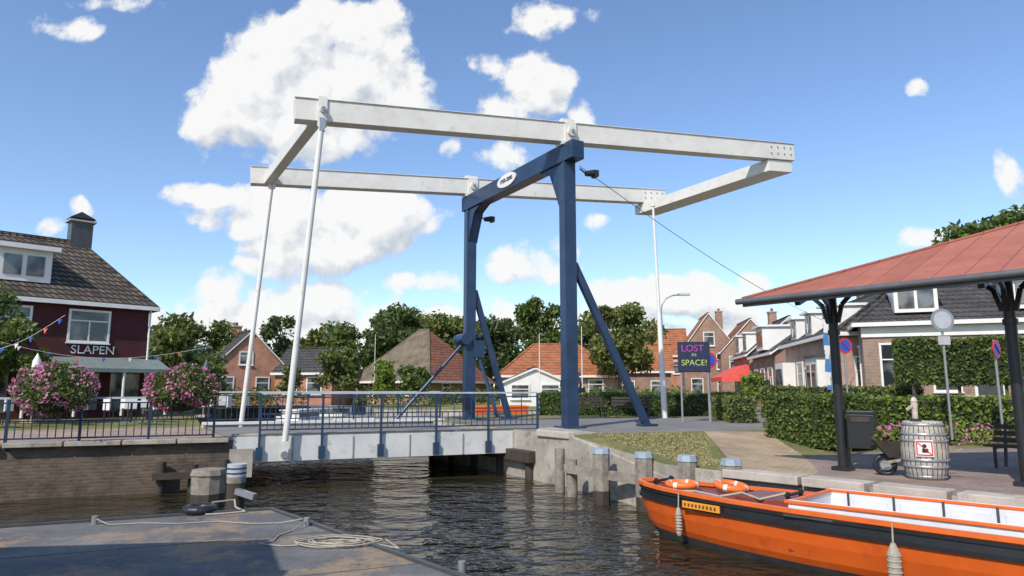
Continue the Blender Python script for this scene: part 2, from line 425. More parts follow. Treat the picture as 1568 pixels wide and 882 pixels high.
def cop(p,q,w,h,m,dz=0):
    N=max(1,int((Vector(q)-Vector(p)).length/1.2)); 
    for i in range(N):
        t0=i/N+.004;t1=(i+1)/N-.004
        a=(p[0]+(q[0]-p[0])*t0,p[1]+(q[1]-p[1])*t0);b=(p[0]+(q[0]-p[0])*t1,p[1]+(q[1]-p[1])*t1)
        C.bar((a[0],a[1],gh(*a)+dz),(b[0],b[1],gh(*b)+dz),w,h,m)
cop((16.5,-.2),(5.32,12.84),.45,.16,CONCL,.0)
cop((5.32,12.84),(4.3,14.0),.45,.16,CONCL,.0)
cop((-46,3.6),(-12.3,16.9),.4,.12,CONC,.02)
cop((-12.3,16.9),(-7.6,18.76),.4,.12,CONC,.02)
C.obj('quay_coping',bevel=.015)

# ------------------------------------------------------------ bridge
P1=Vector((1.88,22.5,0)); A=Vector((.9305,.3662,0)); Bv=Vector((-3.68,6.3,0)); Bn=Bv.normalized()
ang=math.atan2(A.y,A.x)
def bp(s,w,z): 
    p=P1+A*s+Bv*w; return Vector((p.x,p.y,z))
br=empty('drawbridge')
m=MB()
for w in (0,1):
    c=bp(0,w,0); m.box((c.x,c.y,4.6),(.43,.43,9.2),BLUE,ang); m.box((c.x,c.y,.03),(.8,.8,.06),BLUE,ang)
m.bar(bp(0,-.09,9.2),bp(0,1.05,9.2),.5,.62,BLUE)
for w,sg in((0,1),(1,-1)):
    a=bp(0,w,8.92)+Bn*sg*.2; 
    for o in(-.18,.18):
        q=A*o; vs=[a+q,a+q+Bn*sg*1.25,a+q+Bn*sg*.55-Vector((0,0,.28)),a+q+Bn*sg*.15-Vector((0,0,1.15)),a+q-Vector((0,0,1.5))]
        vs2=[v+A*.03 for v in vs]
        m.add(vs+vs2,[(0,1,2,3,4),(9,8,7,6,5)]+[(i,(i+1)%5,5+(i+1)%5,5+i) for i in range(5)],BLUE)
    vs=[a-A*.2+Bn*sg*1.25,a+A*.2+Bn*sg*1.25,a+A*.2+Bn*sg*.55-Vector((0,0,.28)),a-A*.2+Bn*sg*.55-Vector((0,0,.28)),a+A*.2+Bn*sg*.15-Vector((0,0,1.15)),a-A*.2+Bn*sg*.15-Vector((0,0,1.15)),a+A*.2-Vector((0,0,1.5)),a-A*.2-Vector((0,0,1.5))]
    m.add(vs,[(0,1,2,3),(3,2,4,5),(5,4,6,7)],BLUE)
m.bar(bp(.2,0,5.4),bp(2.9,0,0),.2,.24,BLUE); m.bar(bp(.2,1,5.4),bp(1.8,1,0),.2,.24,BLUE)
for q in(bp(2.9,0,.04),bp(1.8,1,.04)): m.box(q,(.6,.45,.08),BLUE,ang)
m.obj('portal',br,bevel=.012)
m=MB()
zz=lambda s: 9.4+1.1*(s+8.85)/18.75
for w in(0,1):
    m.bar(bp(-8.95,w,zz(-8.95)),bp(9.9,w,zz(9.9)),.42,.66,BEAMW)
    m.bar(bp(-8.97,w,zz(-8.97)+.345),bp(9.92,w,zz(9.92)+.345),.5,.03,BEAMW)
m.bar(bp(-8.3,.02,9.32),bp(-8.3,.98,9.32),.34,.42,BEAMW)
a=bp(8.6,-.02,9.86);b=bp(9.8,-.02,9.93);c=bp(9.8,1.06,9.93);d=bp(8.6,1.06,9.86)
vs=[p-Vector((0,0,.24)) for p in(a,b,c,d)]+[p+Vector((0,0,.22)) for p in(a,b,c,d)]
m.add(vs,[(3,2,1,0),(4,5,6,7),(0,1,5,4),(1,2,6,5),(2,3,7,6),(3,0,4,7)],BEAMW)
m.obj('balance_beams',br,bevel=.015)
m=MB(); 
for w,sgn in((0,-1),(1,-1)):
    for s in(0,-8.2):
        c=bp(s,w,zz(s)); f=Bn*sgn*.24
        m.box(c+f+Vector((0,0,-.05)),(.42,.06,.8) if s==0 else (.26,.07,.95),BEAMW,ang)
        m.cyl(c+f*1.0,c+f*1.55,.16 if s==0 else .1,BEAMW,n=16)
        m.cyl(c+f*1.55,c+f*1.7,.07,GALV,n=10)
    c=bp(0,w,zz(0)); m.box(c+Vector((0,0,.42)),(.5,.3,.16),BEAMW,ang); m.box(c-Vector((0,0,.38)),(.6,.5,.14),BEAMW,ang)
    for i in range(4):
        for j in(-.13,.13):
            q=bp(8.7+i*.32,w,zz(9.2)+j+.02*i)-Bn*.22; m.cyl(q,q-Bn*.03,.03,GALV,n=8)
m.obj('pivots',br)
m=MB()
m.cyl(bp(-8.2,0,9.05)-Bn*.24,bp(-8.84,-.035,-.5),.085,BEAMW,n=14)
m.cyl(bp(-8.2,1,9.05)-Bn*.2,bp(-8.84,.97,-.4),.085,BEAMW,n=14)
for q in(bp(-8.84,-.035,-.42),bp(-8.84,.97,-.4)):
    m.box(q,(.22,.16,.5),BEAMW,ang); m.cyl(q-Bn*.12-Vector((0,0,.1)),q+Bn*.05-Vector((0,0,.1)),.1,GALV,n=12)
m.box(bp(-8.2,-.01,8.98)-Bn*.2,(.16,.12,.4),GALV,ang)
m.obj('hanger_rods',br)
m=MB()
def quadprism(s0,s1,w0,w1,z0,z1,mt):
    m.prism([(bp(s,w,0).x,bp(s,w,0).y) for s,w in((s0,w0),(s1,w0),(s1,w1),(s0,w1))],z0,z1,mt)
quadprism(-10.1,-1.15,.02,.98,-.34,-.12,ROADM)
for w in(.0,.985):
    quadprism(-10.1,-1.15,w-.003,w+.025,-.72,-.04,GREYW)
for w in(.25,.5,.75): quadprism(-10.1,-1.15,w-.02,w+.02,-.74,-.345,DGREY)
for i in range(7):
    s=-9.9+i*1.43; quadprism(s,s+.2,.03,.97,-.6,-.346,DGREY)
quadprism(-10.1,-1.15,-.002,.045,-.035,.03,CONC); quadprism(-10.1,-1.15,.955,1.01,-.035,.06,GREYW)
for i in range(6):
    s=-9.45+i*1.64-.75
    if i: quadprism(s-.02,s+.02,-.007,-.0035,-.7,-.08,CONC)
m.obj('deck',br,bevel=.008)
def railing(mb,p,q,npost,h,zb,zdown,bal=9,clip=True):
    p=Vector(p);q=Vector(q);L=(q-p).length;d=(q-p)/L; pr=d.cross(Vector((0,0,1)))
    z=Vector((0,0,1))
    mb.bar(p+z*h,q+z*h,.09,.05,RAILG)
    for hh,t in((h-.12,.035),(h*.5,.035),(.14,.04)): mb.bar(p+z*hh,q+z*hh,t,t,RBLUE)
    for i in range(npost):
        c=p+d*(L*i/(npost-1)); mb.bar(c-z*zdown,c+z*(h-.02),.075,.06,RBLUE,up=d)
        if clip: mb.box((c.x,c.y,p.z-zdown+.1),(.17,.12,.34),RBLUE,math.atan2(d.y,d.x))
    nb=(npost-1)*bal
    for i in range(nb+1):
        c=p+d*(L*i/nb)
        if i%bal: mb.bar(c+z*.14,c+z*(h*.5 if i%3 else h-.12),.022,.022,RBLUE,up=d)
m=MB()
o=-Bn*.09
railing(m,bp(-9.45,0,0)+o,bp(-1.2,0,0)+o,6,1.13,0,.6)
railing(m,bp(-9.9,1.01,0),bp(-1.2,1.01,0),6,1.13,0,.4)
m.obj('railing',br)
m=MB()
m.cyl(bp(-.3,1,3.1),bp(-3.2,.99,-.1),.07,BLUE); m.cyl(bp(-.3,1,3.3)-Bn*.4,bp(-.3,1,3.3)+Bn*.4,.24,BLUE); m.cyl(bp(-.6,1,3.2),bp(.5,1,3.45),.12,BLUE)
m.box(bp(.35,1,2.9),(.5,.5,.7),BLUE,ang); m.bar(bp(.3,1,3.0),bp(.9,.9,.1),.12,.12,BLUE)
m.obj('drive_rod',br)
m=MB()
for w in(-.06,.94):
    q=bp(.42,w,8.45); m.cyl(q,q+A*.35+Vector((0,0,.05)),.09,BLACK,.13); m.bar(bp(.2,w,8.6),q,.04,.04,BLACK); m.box(q+A*.36+Vector((0,0,.02)),(.14,.3,.22),BLACK,ang)
m.obj('floodlights',br)
sg=empty('bridge_year_sign',bp(-.27,.5,9.25),math.atan2(Bn.y,Bn.x)+math.pi)
m=MB(); N=28; vs=[(.72*math.cos(2*math.pi*i/N),-.02,.26*math.sin(2*math.pi*i/N)) for i in range(N)]; vs2=[(x,.03,z) for x,y,z in vs]
m.add(vs+vs2,[tuple(range(N))]+[(i,(i+1)%N,N+(i+1)%N,N+i) for i in range(N)],WHITE); m.obj('plate',sg); sg.parent=br
text('year_text','1950-2000',.22,(0,-.03,0),DGREY,sg)
m=MB()
m.prism([(.74,20.5),(1.52,19.2),(2.4,19.7),(1.6,21.8),(.9,23.2)],-2.2,.03,CONC)
m.prism([(.7,20.4),(1.53,19.08),(1.75,19.2),(.9,20.6)],-.12,.07,CONCL)
t0=(1.50,19.25);t1=(3.32,15.0); nx,ny=.42,.18
vs=[(t0[0],t0[1],-2.2),(t1[0],t1[1],-2.2),(t1[0]+nx,t1[1]+ny,-2.2),(t0[0]+nx,t0[1]+ny,-2.2),(t0[0],t0[1],.02),(t1[0],t1[1],-.62),(t1[0]+nx,t1[1]+ny,-.6),(t0[0]+nx,t0[1]+ny,.02)]
m.add(vs,[(3,2,1,0),(4,5,6,7),(0,1,5,4),(1,2,6,5),(2,3,7,6),(3,0,4,7)],CONC)
for i in range(5):
    t=i/4; x=.55+(-3.6)*t; y=20.9+6.1*t; m.cyl((x,y,-2.2),(x,y,-.75),.17,DWOOD,n=8)
m.bar((.6,20.6,-.75),(-3.1,26.9,-.75),.3,.35,DWOOD)
m.prism([(-.6,22.8),(.9,20.6),(1.2,21),(-.3,23.2)],-2.2,-.75,CONC)
m.obj('bridge_abutment',bevel=.03)
m=MB(); m.prism([(-7.55,18.7),(-7.0,18.9),(-10.7,25.3),(-11.3,25.2)],-1.1,-.35,CONC); 
for i in range(4): m.cyl((-7.4-i*1.15,19.6+i*1.9,-2.2),(-7.4-i*1.15,19.6+i*1.9,-1.05),.17,DWOOD,n=8)
m.obj('bridge_abutment')
m=MB()
for i in range(3):
    p=bp(-10.3-i*.75,-.03,0); m.cyl((p.x,p.y,-2.2),(p.x,p.y,-.6-.1*(i%2)),.12,DWOOD,n=8)
a=bp(-10.2,-.055,-.95);b=bp(-12.0,-.055,-.95); m.bar(a,b,.12,.16,DWOOD)
m.obj('fender_posts')
m=MB(); railing(m,bp(-10.6,-.005,-.1),bp(-21.4,-.005,-.1),8,1.12,0,.1,clip=False); m.obj('quay_railing')

def pile(x,y,top,r,mt=WOODG,cap=CAPB,n=8,name='mooring_pile'):
    m=MB(); m.cyl((x,y,-2.3),(x,y,-1.1),r,DWOOD,n=n); m.cyl((x,y,-1.1),(x,y,top-.12),r*1.01,mt,n=n); m.cyl((x,y,top-.12),(x,y,top),r*1.09,cap,r*.98,n=n)
    o=m.obj(name); 
    for p in o.data.polygons: p.use_smooth=False
for x,y,t in((2.1,16.5,-.14),(2.93,15.55,-.14),(3.68,14.7,-.13),(4.36,13.95,-.13)): pile(x,y,t,.2)
m=MB(); m.bar((1.35,17.6,-.72),(3.35,15.05,-.78),.14,.2,WOODG); m.cyl((1.5,17.6,-2.3),(1.5,17.6,-.5),.14,WOODG,n=8); m.cyl((1.25,18.3,-2.3),(1.25,18.3,-.3),.13,WOODG,n=8); m.obj('timber_fender')
pile(-6.95,16.1,-.57,.37,WOODG,WOODG,10)
m=MB(); x,y=-5.96,15.2
m.cyl((x,y,-2.3),(x,y,-.75),.2,DWOOD,n=8); m.cyl((x,y,-.75),(x,y,-.62),.21,WOODG,n=8); m.cyl((x,y,-.62),(x,y,-.36),.21,RAILG,n=8)
for z in(-.56,-.46): m.cyl((x,y,z),(x,y,z+.03),.218,BLUE,n=8)
m.bar((x+.1,y-.2,-.9),(x+.55,y-.35,-1.0),.12,.12,GALV); m.obj('mooring_pile')

# dock
dk=Vector((.643,-.766,0)); dm=Vector((-.915,-.404,0)); c0=Vector((-4.53,13.3,0))
cs=[c0,c0+dk*17,c0+dk*17+dm*16,c0+dm*16]
m=MB(); m.prism([(p.x,p.y) for p in cs],-1.35,-1.0,DOCK); 
e1=c0+Vector((0,0,-.985));  m.bar(e1,e1+dk*17,.07,.06,DGREY); m.bar(e1,e1+dm*16,.07,.06,DGREY)
for k in(2.6,5.2,7.8): p=c0+dk*k+Vector((0,0,-.998)); m.bar(p,p+dm*16,.014,.008,DGREY)
m.obj('dock',bevel=.01)
m=MB()
for px in((-7.0,11.9),(-3.4,11.75),(-.62,8.85)): m.cyl((px[0],px[1],-1),(px[0],px[1],-.86),.05,GALV)
m.obj('mooring_pin')
m=MB(); 
for k in range(7):
    pts_=[]
    for i in range(25):
        t=i/24*2*math.pi; rr=.16+.045*k; pts_.append((-2.55+.05*math.sin(k*2.1)+rr*1.45*math.cos(t+k)+.02*math.sin(5*t),10.45+.04*math.cos(k*3)+rr*.8*math.sin(t+k)+.03*math.cos(3*t+k),-.98+.012*(k%4)))
    m.path(pts_,.011,ROPE,6)
m.path([(-3.4,11.75,-.9),(-3.5,11.3,-.985),(-3.6,11.0,-.985),(-3.55,10.6,-.985),(-3.7,10.4,-.985),(-3.3,10.25,-.985),(-3.1,10.3,-.985),(-2.6,10.5,-.985),(-2.0,10.4,-.985),(-1.6,10.1,-.985),(-1.75,10.4,-.985),(-1.9,10.7,-.985)],.011,ROPE,6)
m.obj('mooring_rope')
m=MB(); 
m.path([(-7.0,11.9,-.9),(-6.7,11.8,-.985),(-6.2,11.95,-.985),(-5.6,11.9,-.985),(-5.0,12.1,-.985),(-4.4,11.9,-.985),(-3.9,11.95,-.985),(-3.5,11.85,-.9)],.01,ROPE,6); m.obj('mooring_rope')
m=MB(); m.torus((-5.72,12.95,-.93),.22,.085,BLACK,24,10); m.obj('rubber_tyre')
m=MB(); m.path([(-5.6,13.2,-.85),(-5.3,13.5,-.85),(-5.2,13.3,-.95),(-4.9,13.0,-.98),(-5.2,12.8,-.98),(-5.5,12.7,-.98)],.018,ROPE,8); m.obj('mooring_rope')

house('dock_shadow_shed',(-17.2,-.2),R(8),11.7,4.9,4.4,5.3,WOODG,TILED,z0=-1.0,ov=.3,wins=(('r',1.5,1.2,1.2,1.2,1),))  # unseen building, added out of view to cast the shadow over the dock

# ------------------------------------------------------------ orange boat
bw=Vector((2.48,13.5,0)); bd=Vector((.709,-.705,0)); ba=math.atan2(bd.y,bd.x)
bt=empty('tour_boat',(bw.x,bw.y,-.56),ba)
st=[(0,.02,.07),(.12,.2,.06),(.35,.36,.05),(.8,.52,.03),(1.4,.68,.02),(2.2,.83,.01),(3.4,.96,0),(5,1.04,0),(8,1.06,0),(11,1.02,.02),(13,.85,.05),(14,.6,.08)]
prof=[(1.0,0,0),(1.02,-.05,0),(1.035,-.2,.0),(1.0,-.42,.04),(.93,-.64,.12),(.87,-.74,.17),(.72,-.95,.32),(.3,-1.2,.6)]
m=MB(); segs=[ORSTRIP,BLACK,ORANGE,ORANGE,ORANGE,DGREY,DGREY]; K=len(prof)
def hp(i,j,sd):
    x,b,z=st[i]; k,dz,dx=prof[j]; f=max(0,1-x/3.)
    return (x+dx*f*1.3, sd*b*k*(1-.25*f*(j/(K-1))), z+dz)
for sd in(-1,1):
    for j in range(K-1):
        vs=[hp(i,j,sd) for i in range(len(st))]+[hp(i,j+1,sd) for i in range(len(st))]; n=len(st)
        m.add(vs,[(i,i+1,n+i+1,n+i) for i in range(n-1)],segs[j],True)
vs=[hp(len(st)-1,j,sd) for sd in(-1,1) for j in range(K)]; m.add(vs,[tuple(range(K))+tuple(range(2*K-1,K-1,-1))],ORANGE)
vs=[hp(0,j,sd) for sd in(-1,1) for j in range(K)]; m.add(vs,[(j,j+1,K+1+j,K+j) for j in range(K-1)],BLACK)
m.obj('hull',bt)
m=MB()
for sd in(-1,1):
    for i in range(len(st)-1):
        a=hp(i,0,sd);b=hp(i+1,0,sd); m.bar((a[0],a[1],a[2]+.02),(b[0],b[1],b[2]+.02),.09,.06,ORSTRIP)
        a=hp(i,2,sd);b=hp(i+1,2,sd); m.bar(a,b,.06,.05,BLACK)
        a=hp(i,1,sd);b=hp(i+1,1,sd); m.bar(a,b,.05,.04,BLACK)
m.obj('gunwale',bt)
m=MB()
fd=[(x,b-.04,z-.03) for x,b,z in st if x<=3.1]+[(3.2,.92,-.03)]
m.add([(x,-b,z) for x,b,z in fd]+[(x,b,z) for x,b,z in fd],[(i,i+1,len(fd)+i+1,len(fd)+i) for i in range(len(fd)-1)],DECKBR)
for sd in(-1,1):
    m.box((8.2,sd*.93,-.04),(10,.2,.03),DGREY)
m.box((8.4,0,-.55),(10.4,1.8,.04),DECKBR)
m.obj('deck',bt)
m=MB()
for sd in(-1,1):
    m.box((7.9,sd*.82,-.15),(9.4,.03,.62),BWHITE)
    m.box((7.9,sd*.83,.13),(9.5,.07,.05),ORSTRIP)
    for i in range(14): m.box((3.5+i*.68,sd*.795,-.12),(.035,.03,.5),DGREY); m.box((3.84+i*.68,sd*.79,-.16),(.5,.02,.4),BWHITE)
    m.box((7.9,sd*.64,-.32),(9.2,.3,.05),BWHITE)
for i in range(5): m.box((4.6+i*1.9,0,-.34),(.3,1.2,.06),DECKBR)
m.box((3.2,0,-.12),(.04,1.62,.46),BWHITE); m.box((3.2,0,.12),(.07,1.66,.05),ORSTRIP)
m.box((2.6,0,.02),(.9,.9,.1),DECKBR)
m.obj('cockpit',bt,bevel=.01)
m=MB()
m.torus((.95,-.1,.1),.25,.06,RING,28,10,m2=WHITE); m.torus((1.7,.3,.1),.25,.06,RING,28,10,Matrix.Rotation(R(8),4,'Y'),WHITE)
m.obj('life_rings',bt)
m=MB()
for x in(.5,2.95): m.cyl((x,-.25,0),(x,-.25,.18),.035,BLACK); m.cyl((x,.25,0),(x,.25,.18),.035,BLACK); m.cyl((x,-.33,.13),(x,.33,.13),.025,BLACK)
m.path([(2.9,-.2,.15),(2.6,-.5,.06),(2.2,-.3,.1),(1.9,-.5,.03),(1.4,-.4,.05),(1.1,-.5,.04)],.02,ROPE,6)
for x,l in((1.25,.42),(4.7,.6)):
    b=np.interp(x,[s[0] for s in st],[s[1] for s in st])+.1
    m.cyl((x,-b,-.2),(x,-b,-.2-l*.2),.03,ROPE,.075 if l>.5 else .05); m.cyl((x,-b,-.2-l*.2),(x,-b,-.2-l),.085 if l>.5 else .05,ROPE,.08 if l>.5 else .045); m.cyl((x,-b,-.2-l),(x,-b,-.24-l),.08 if l>.5 else .045,ROPE,.03); m.cyl((x,-b+.02,.05),(x,-b,-.2),.012,ROPE)
    for q in range(6): zq=-.2-l*(.25+.12*q); m.torus((x,-b,zq),.078 if l>.5 else .046,.014,ROPE,12,6)
m.obj('fenders',bt)
YEL=paint('nameplate_yellow',(.75,.33,.03),.4,.05)
m=MB(); m.bar((1.35,-.765,-.12),(2.1,-.89,-.12),.02,.11,YEL)
for i in range(9): t=.08+i*.1; m.box((1.35+.75*t,-.778-.125*t,-.12),(.035,.01,.05),DECKBR,R(-10))
m.obj('name_plate',bt)

# ------------------------------------------------------------ shelter (mono-pitch, low side to the quay)
d=Vector((.66,-.751,0)); 
sh=empty('market_shelter',(4.8,14.1,-.4),math.atan2(d.y,d.x))
Wd=6.0; Ln=15; ze=3.5; k=.375
hz=lambda y: ze+k*y
m=MB(); cnr=[(0,0),(Ln,0),(Ln,Wd),(Wd*.98,Wd)]
top=[(x,y,hz(y)) for x,y in cnr]; bot=[(x,y,z-.1) for x,y,z in top]
m.add(top,[(0,1,2,3)],SROOF); m.add(top+bot,[(7,6,5,4),(0,4,5,1),(1,5,6,2),(2,6,7,3),(3,7,4,0)],DGREY)
m.bar((.0,.0,hz(0)+.02),(Wd*.98,Wd,hz(Wd)+.02),.1,.04,SROOF)
m.obj('roof',sh)
m=MB(); m.cyl((-.1,-.07,ze-.06),(Ln,-.07,ze-.06),.06,GUT,n=12); m.box((Ln/2,.01,ze-.12),(Ln,.03,.1),GUT); m.obj('gutter',sh)
m=MB()
for x in(1.11,4.2,7.3,10.4,13.5):
    y=1.66; h=hz(y)-.3
    m.cyl((x,y,0),(x,y,h),.095,BLACK,n=14); m.box((x,y,.04),(.34,.34,.08),BLACK); m.cyl((x,y,h-1.05),(x,y,h-.95),.12,BLACK,n=14)
    for dx,dy in((1,0),(-1,0),(0,-1)):
        pp=[(x+dx*.1,y+dy*.1,h-.8),(x+dx*.2,y+dy*.2,h-.42),(x+dx*.48,y+dy*.48,h-.15-(.1 if dy else 0)),(x+dx*.85,y+dy*.85,h-.04-(.22 if dy else 0))]
        for u,v in zip(pp[:-1],pp[1:]): m.bar(u,v,.06,.08,BLACK)
    m.bar((x,.1,hz(.1)-.2),(x,max(2.,min(Wd-.1,x)),hz(max(2.,min(Wd-.1,x)))-.2),.1,.14,BLACK)
for x in(4.9,8,11,14):
    m.cyl((x,4.9,0),(x,4.9,hz(4.9)-.25),.05,BLACK,n=10)
m.bar((.8,1.66,hz(1.66)-.33),(Ln,1.66,hz(1.66)-.33),.1,.13,BLACK); m.bar((4.5,4.9,hz(4.9)-.3),(Ln,4.9,hz(4.9)-.3),.1,.16,BLACK)
for i in range(18):
    x=.5+i*.82; y1=min(Wd-.1,x); m.bar((x,.05,hz(.05)-.14),(x,y1,hz(y1)-.14),.05,.07,BLACK)
m.obj('frame',sh)

# quay furniture
BW=paint('barrel_staves',(.42,.38,.33),.85,.28,8,.4,30,dirt=(.26,.23,.18))
bb=empty('wooden_barrel',(7.7,13.05,-.4)); m=MB()
m.lathe([(0,0),(.31,0),(.35,.15),(.385,.35),(.395,.53),(.385,.7),(.355,.9),(.32,1.05),(.3,1.05),(.3,1.0),(0,1.0)],(0,0,0),BW,26)
for z,r in((.06,.33),(.24,.37),(.36,.39),(.7,.388),(.82,.372),(.99,.338)): m.lathe([(r,-.025),(r+.008,-.02),(r+.008,.02),(r,.025)],(0,0,z),GALV,26)
for i in range(26):
    t=2*math.pi*(i+.5)/26
    for z0,z1,r0,r1 in((.02,.35,.325,.389),(.35,.7,.389,.389),(.7,1.03,.389,.33)): m.bar((r0*math.cos(t),r0*math.sin(t),z0),(r1*math.cos(t),r1*math.sin(t),z1),.012,.006,DWOOD)
m.obj('body',bb)
PUMP=paint('pump_rust_white',(.5,.44,.38),.6,.3,12,.2,dirt=(.25,.13,.08))
m=MB(); m.cyl((-.12,0,1.0),(-.12,0,1.1),.1,DWOOD); m.cyl((-.12,0,1.1),(-.12,0,1.42),.05,PUMP,.06); m.cyl((-.12,0,1.42),(-.12,0,1.5),.07,PUMP,.03); m.bar((-.12,0,1.36),(-.3,-.05,1.26),.04,.04,PUMP); m.bar((-.12,0,1.5),(-.12,0,1.72),.02,.02,DGREY); m.bar((-.12,0,1.6),(.12,0,1.3),.025,.025,DGREY); m.obj('hand_pump',bb)
m=MB(); REDM=paint('sign_red',(.6,.02,.02),.4,.03); m.box((0,0,0),(.28,.012,.3),WHITE)
for s_ in(((-.12,-.009,0),(.02,.008,.26)),((.12,-.009,0),(.02,.008,.26))): m.box(s_[0],s_[1],REDM)
m.box((0,-.009,.12),(.22,.008,.02),REDM);m.box((0,-.009,-.12),(.22,.008,.02),REDM); m.bar((-.1,-.012,.1),(.1,-.012,-.1),.01,.022,REDM,up=(0,1,0)); m.cyl((0.0,-.008,.04),(0,-.014,.04),.035,BLACK); m.box((.01,-.01,-.04),(.1,.008,.07),BLACK)
o=m.obj('warning_sign',bb,(-.2,-.345,.58),R(-30)); 
m=MB(); m.prism([(-.25,-.2),(.25,-.2),(.25,.2),(-.25,.2)],.4,1.08,BLACK); m.box((0,0,1.12),(.52,.42,.06),BLACK); m.box((0,-.205,.98),(.34,.02,.1),DWOOD); m.box((-.3,0,.7),(.1,.06,.5),BLACK); m.cyl((-.3,0,0),(-.3,0,1.0),.04,BLACK); m.obj('litter_bin',None,(7.2,14.3,-.35),R(-35),.02)
wb=empty('flower_wheelbarrow',(7.35,13.5,-.4),R(-20)); m=MB(); rot=Matrix.Rotation(R(90),4,'X')
m.torus((-.15,0,.2),.17,.045,BLACK,20,8,rot); m.cyl((-.15,-.05,.2),(-.15,.05,.2),.09,GALV)
vs=[(-.1,-.18,.35),(.5,-.18,.35),(.5,.18,.35),(-.1,.18,.35),(-.35,-.3,.68),(.62,-.3,.66),(.62,.3,.66),(-.35,.3,.68)]
m.add(vs,[(3,2,1,0),(0,1,5,4),(1,2,6,5),(2,3,7,6),(3,0,4,7)],DWOOD)
for s_ in(-.2,.2): m.bar((-.2,s_,.25),(1.1,s_*1.3,.55),.04,.05,WOODG); m.bar((.45,s_,.35),(.5,s_,0),.04,.04,DWOOD)
m.obj('barrow',wb)
leafobj('plants',ballpts((.12,0,.76),(.45,.3,.17),700,.1),.05,LEAFY,wb); leafobj('flowers',ballpts((.12,0,.8),(.46,.3,.17),130,.6),.04,PINK,wb)
def bench(loc,rz,name='park_bench'):
    m=MB()
    for i in range(4): m.box((0,-.2+i*.12,.45),(1.8,.09,.04),DWOOD)
    for i in range(3): m.bar((-.9,.24+.03*i,.56+i*.14),(.9,.24+.03*i,.56+i*.14),.03,.1,DWOOD)
    for x in(-.7,.7):
        m.bar((x,-.2,0),(x,-.2,.43),.05,.05,BLACK,up=(1,0,0)); m.bar((x,.2,0),(x,.34,.92),.05,.05,BLACK,up=(1,0,0)); m.box((x,0,.41),(.05,.44,.04),BLACK)
    m.obj(name,None,loc,rz)
bench((3.4,30.9,0),R(20)); bench((5.3,30.6,0),R(-8)); bench((10.75,14.3,-.4),R(-60)); bench((10.9,24,0),R(10))

def post(m,x,y,z0,z1,r=.035,mt=GALV): m.cyl((x,y,z0),(x,y,z1),r,mt,n=10)
SBLUE=paint('sign_blue',(.02,.08,.45),.35,.03); PBLUE=paint('pennant_blue',(.06,.2,.45),.7,.1); NAVY=paint('board_navy',(.01,.018,.055),.6,.2,6); NPINK=paint('chalk_pink',(.4,.06,.34),.6,.3,20); NYEL=paint('chalk_yellow',(.4,.5,.1),.6,.3,20)
def roundsign(name,x,y,z,r,face,ring,rz=0,z0=0,slash=True):
    e=empty(name,(x,y,z0),rz); m=MB(); post(m,0,.04,0,z-z0+r); m.cyl((0,-.0,z-z0),(0,-.02,z-z0),r,ring,n=28)
    m.cyl((0,-.021,z-z0),(0,-.026,z-z0),r*.76,face,n=28)
    if slash: m.bar((-.5*r,-.03,z-z0+.5*r),(.5*r,-.03,z-z0-.5*r),.01,r*.2,ring,up=(0,1,0))
    m.obj('sign',e); return e
roundsign('no_parking_sign',7.75,27,2.36,.32,SBLUE,REDM)
roundsign('no_parking_sign',14.15,20,2.4,.27,SBLUE,REDM,R(35),-.1)
roundsign('no_parking_sign',12.9,26.5,2.9,.3,SBLUE,REDM,R(10))
e=roundsign('traffic_sign',12.65,20,3.25,.34,RAILG,GALV,0,-.2,False); MB().box((0,-.01,2.85),(.35,.02,.25),RAILG).obj('plate',e)
ls=empty('lost_in_space_sign',(6.9,26,0),R(-6)); m=MB(); m.box((0,0,2.45),(1.15,.05,1.1),NAVY); m.box((0,.02,2.45),(1.2,.03,1.15),DWOOD); 
for x in(-.5,.5): m.box((x,.05,1.2),(.06,.05,2.4),GALV)
m.obj('board',ls); text('word_lost','LOST',.36,(-.05,-.03,2.76),NPINK,ls,ext=.004); text('word_in','IN',.18,(0,-.03,2.52),NYEL,ls,ext=.004); text('word_space','SPACE!',.31,(0,-.03,2.22),NYEL,ls,ext=.004)
m=MB(); m.cyl((6.6,30,0),(6.5,30,4.5),.13,WHITE,.1,n=12); m.cyl((6.5,30,4.5),(6.38,30,9.4),.075,WHITE,.05,n=12); m.cyl((6.38,30,9.4),(6.38,30,9.5),.09,WHITE); m.obj('flagpole')
m=MB(); m.cyl((7.25,33,0),(7.25,33,4.9),.08,GALV,.05); m.path([(7.25,33,4.9),(7.3,33,5.3),(7.5,33,5.6),(7.8,33,5.75),(8.2,33,5.8)],.035,GALV); m.box((8.4,33,5.8),(.55,.2,.1),RAILG); m.obj('street_lamp')
m=MB(); m.cyl((10.2,22,-.2),(10.2,22,3.9),.03,GALV); 
for i in range(16):
    z=3.4-i*.14; m.bar((10.02+.02*math.sin(i),21.95,z),(10.18+.03*math.sin(i*1.3),21.97,z-.02),.015,.15,(PBLUE if (i//3)%2 else WHITE),up=(0,0,1))
m.obj('striped_pennant')
m=MB(); 
pc=[(2.3+15*t,22.4+12.4*t,8.75-4.7*t-1.0*math.sin(math.pi*t)*.5) for t in [i/16 for i in range(17)]]
m.path(pc,.012,BLACK,5); m.obj('overhead_cable')

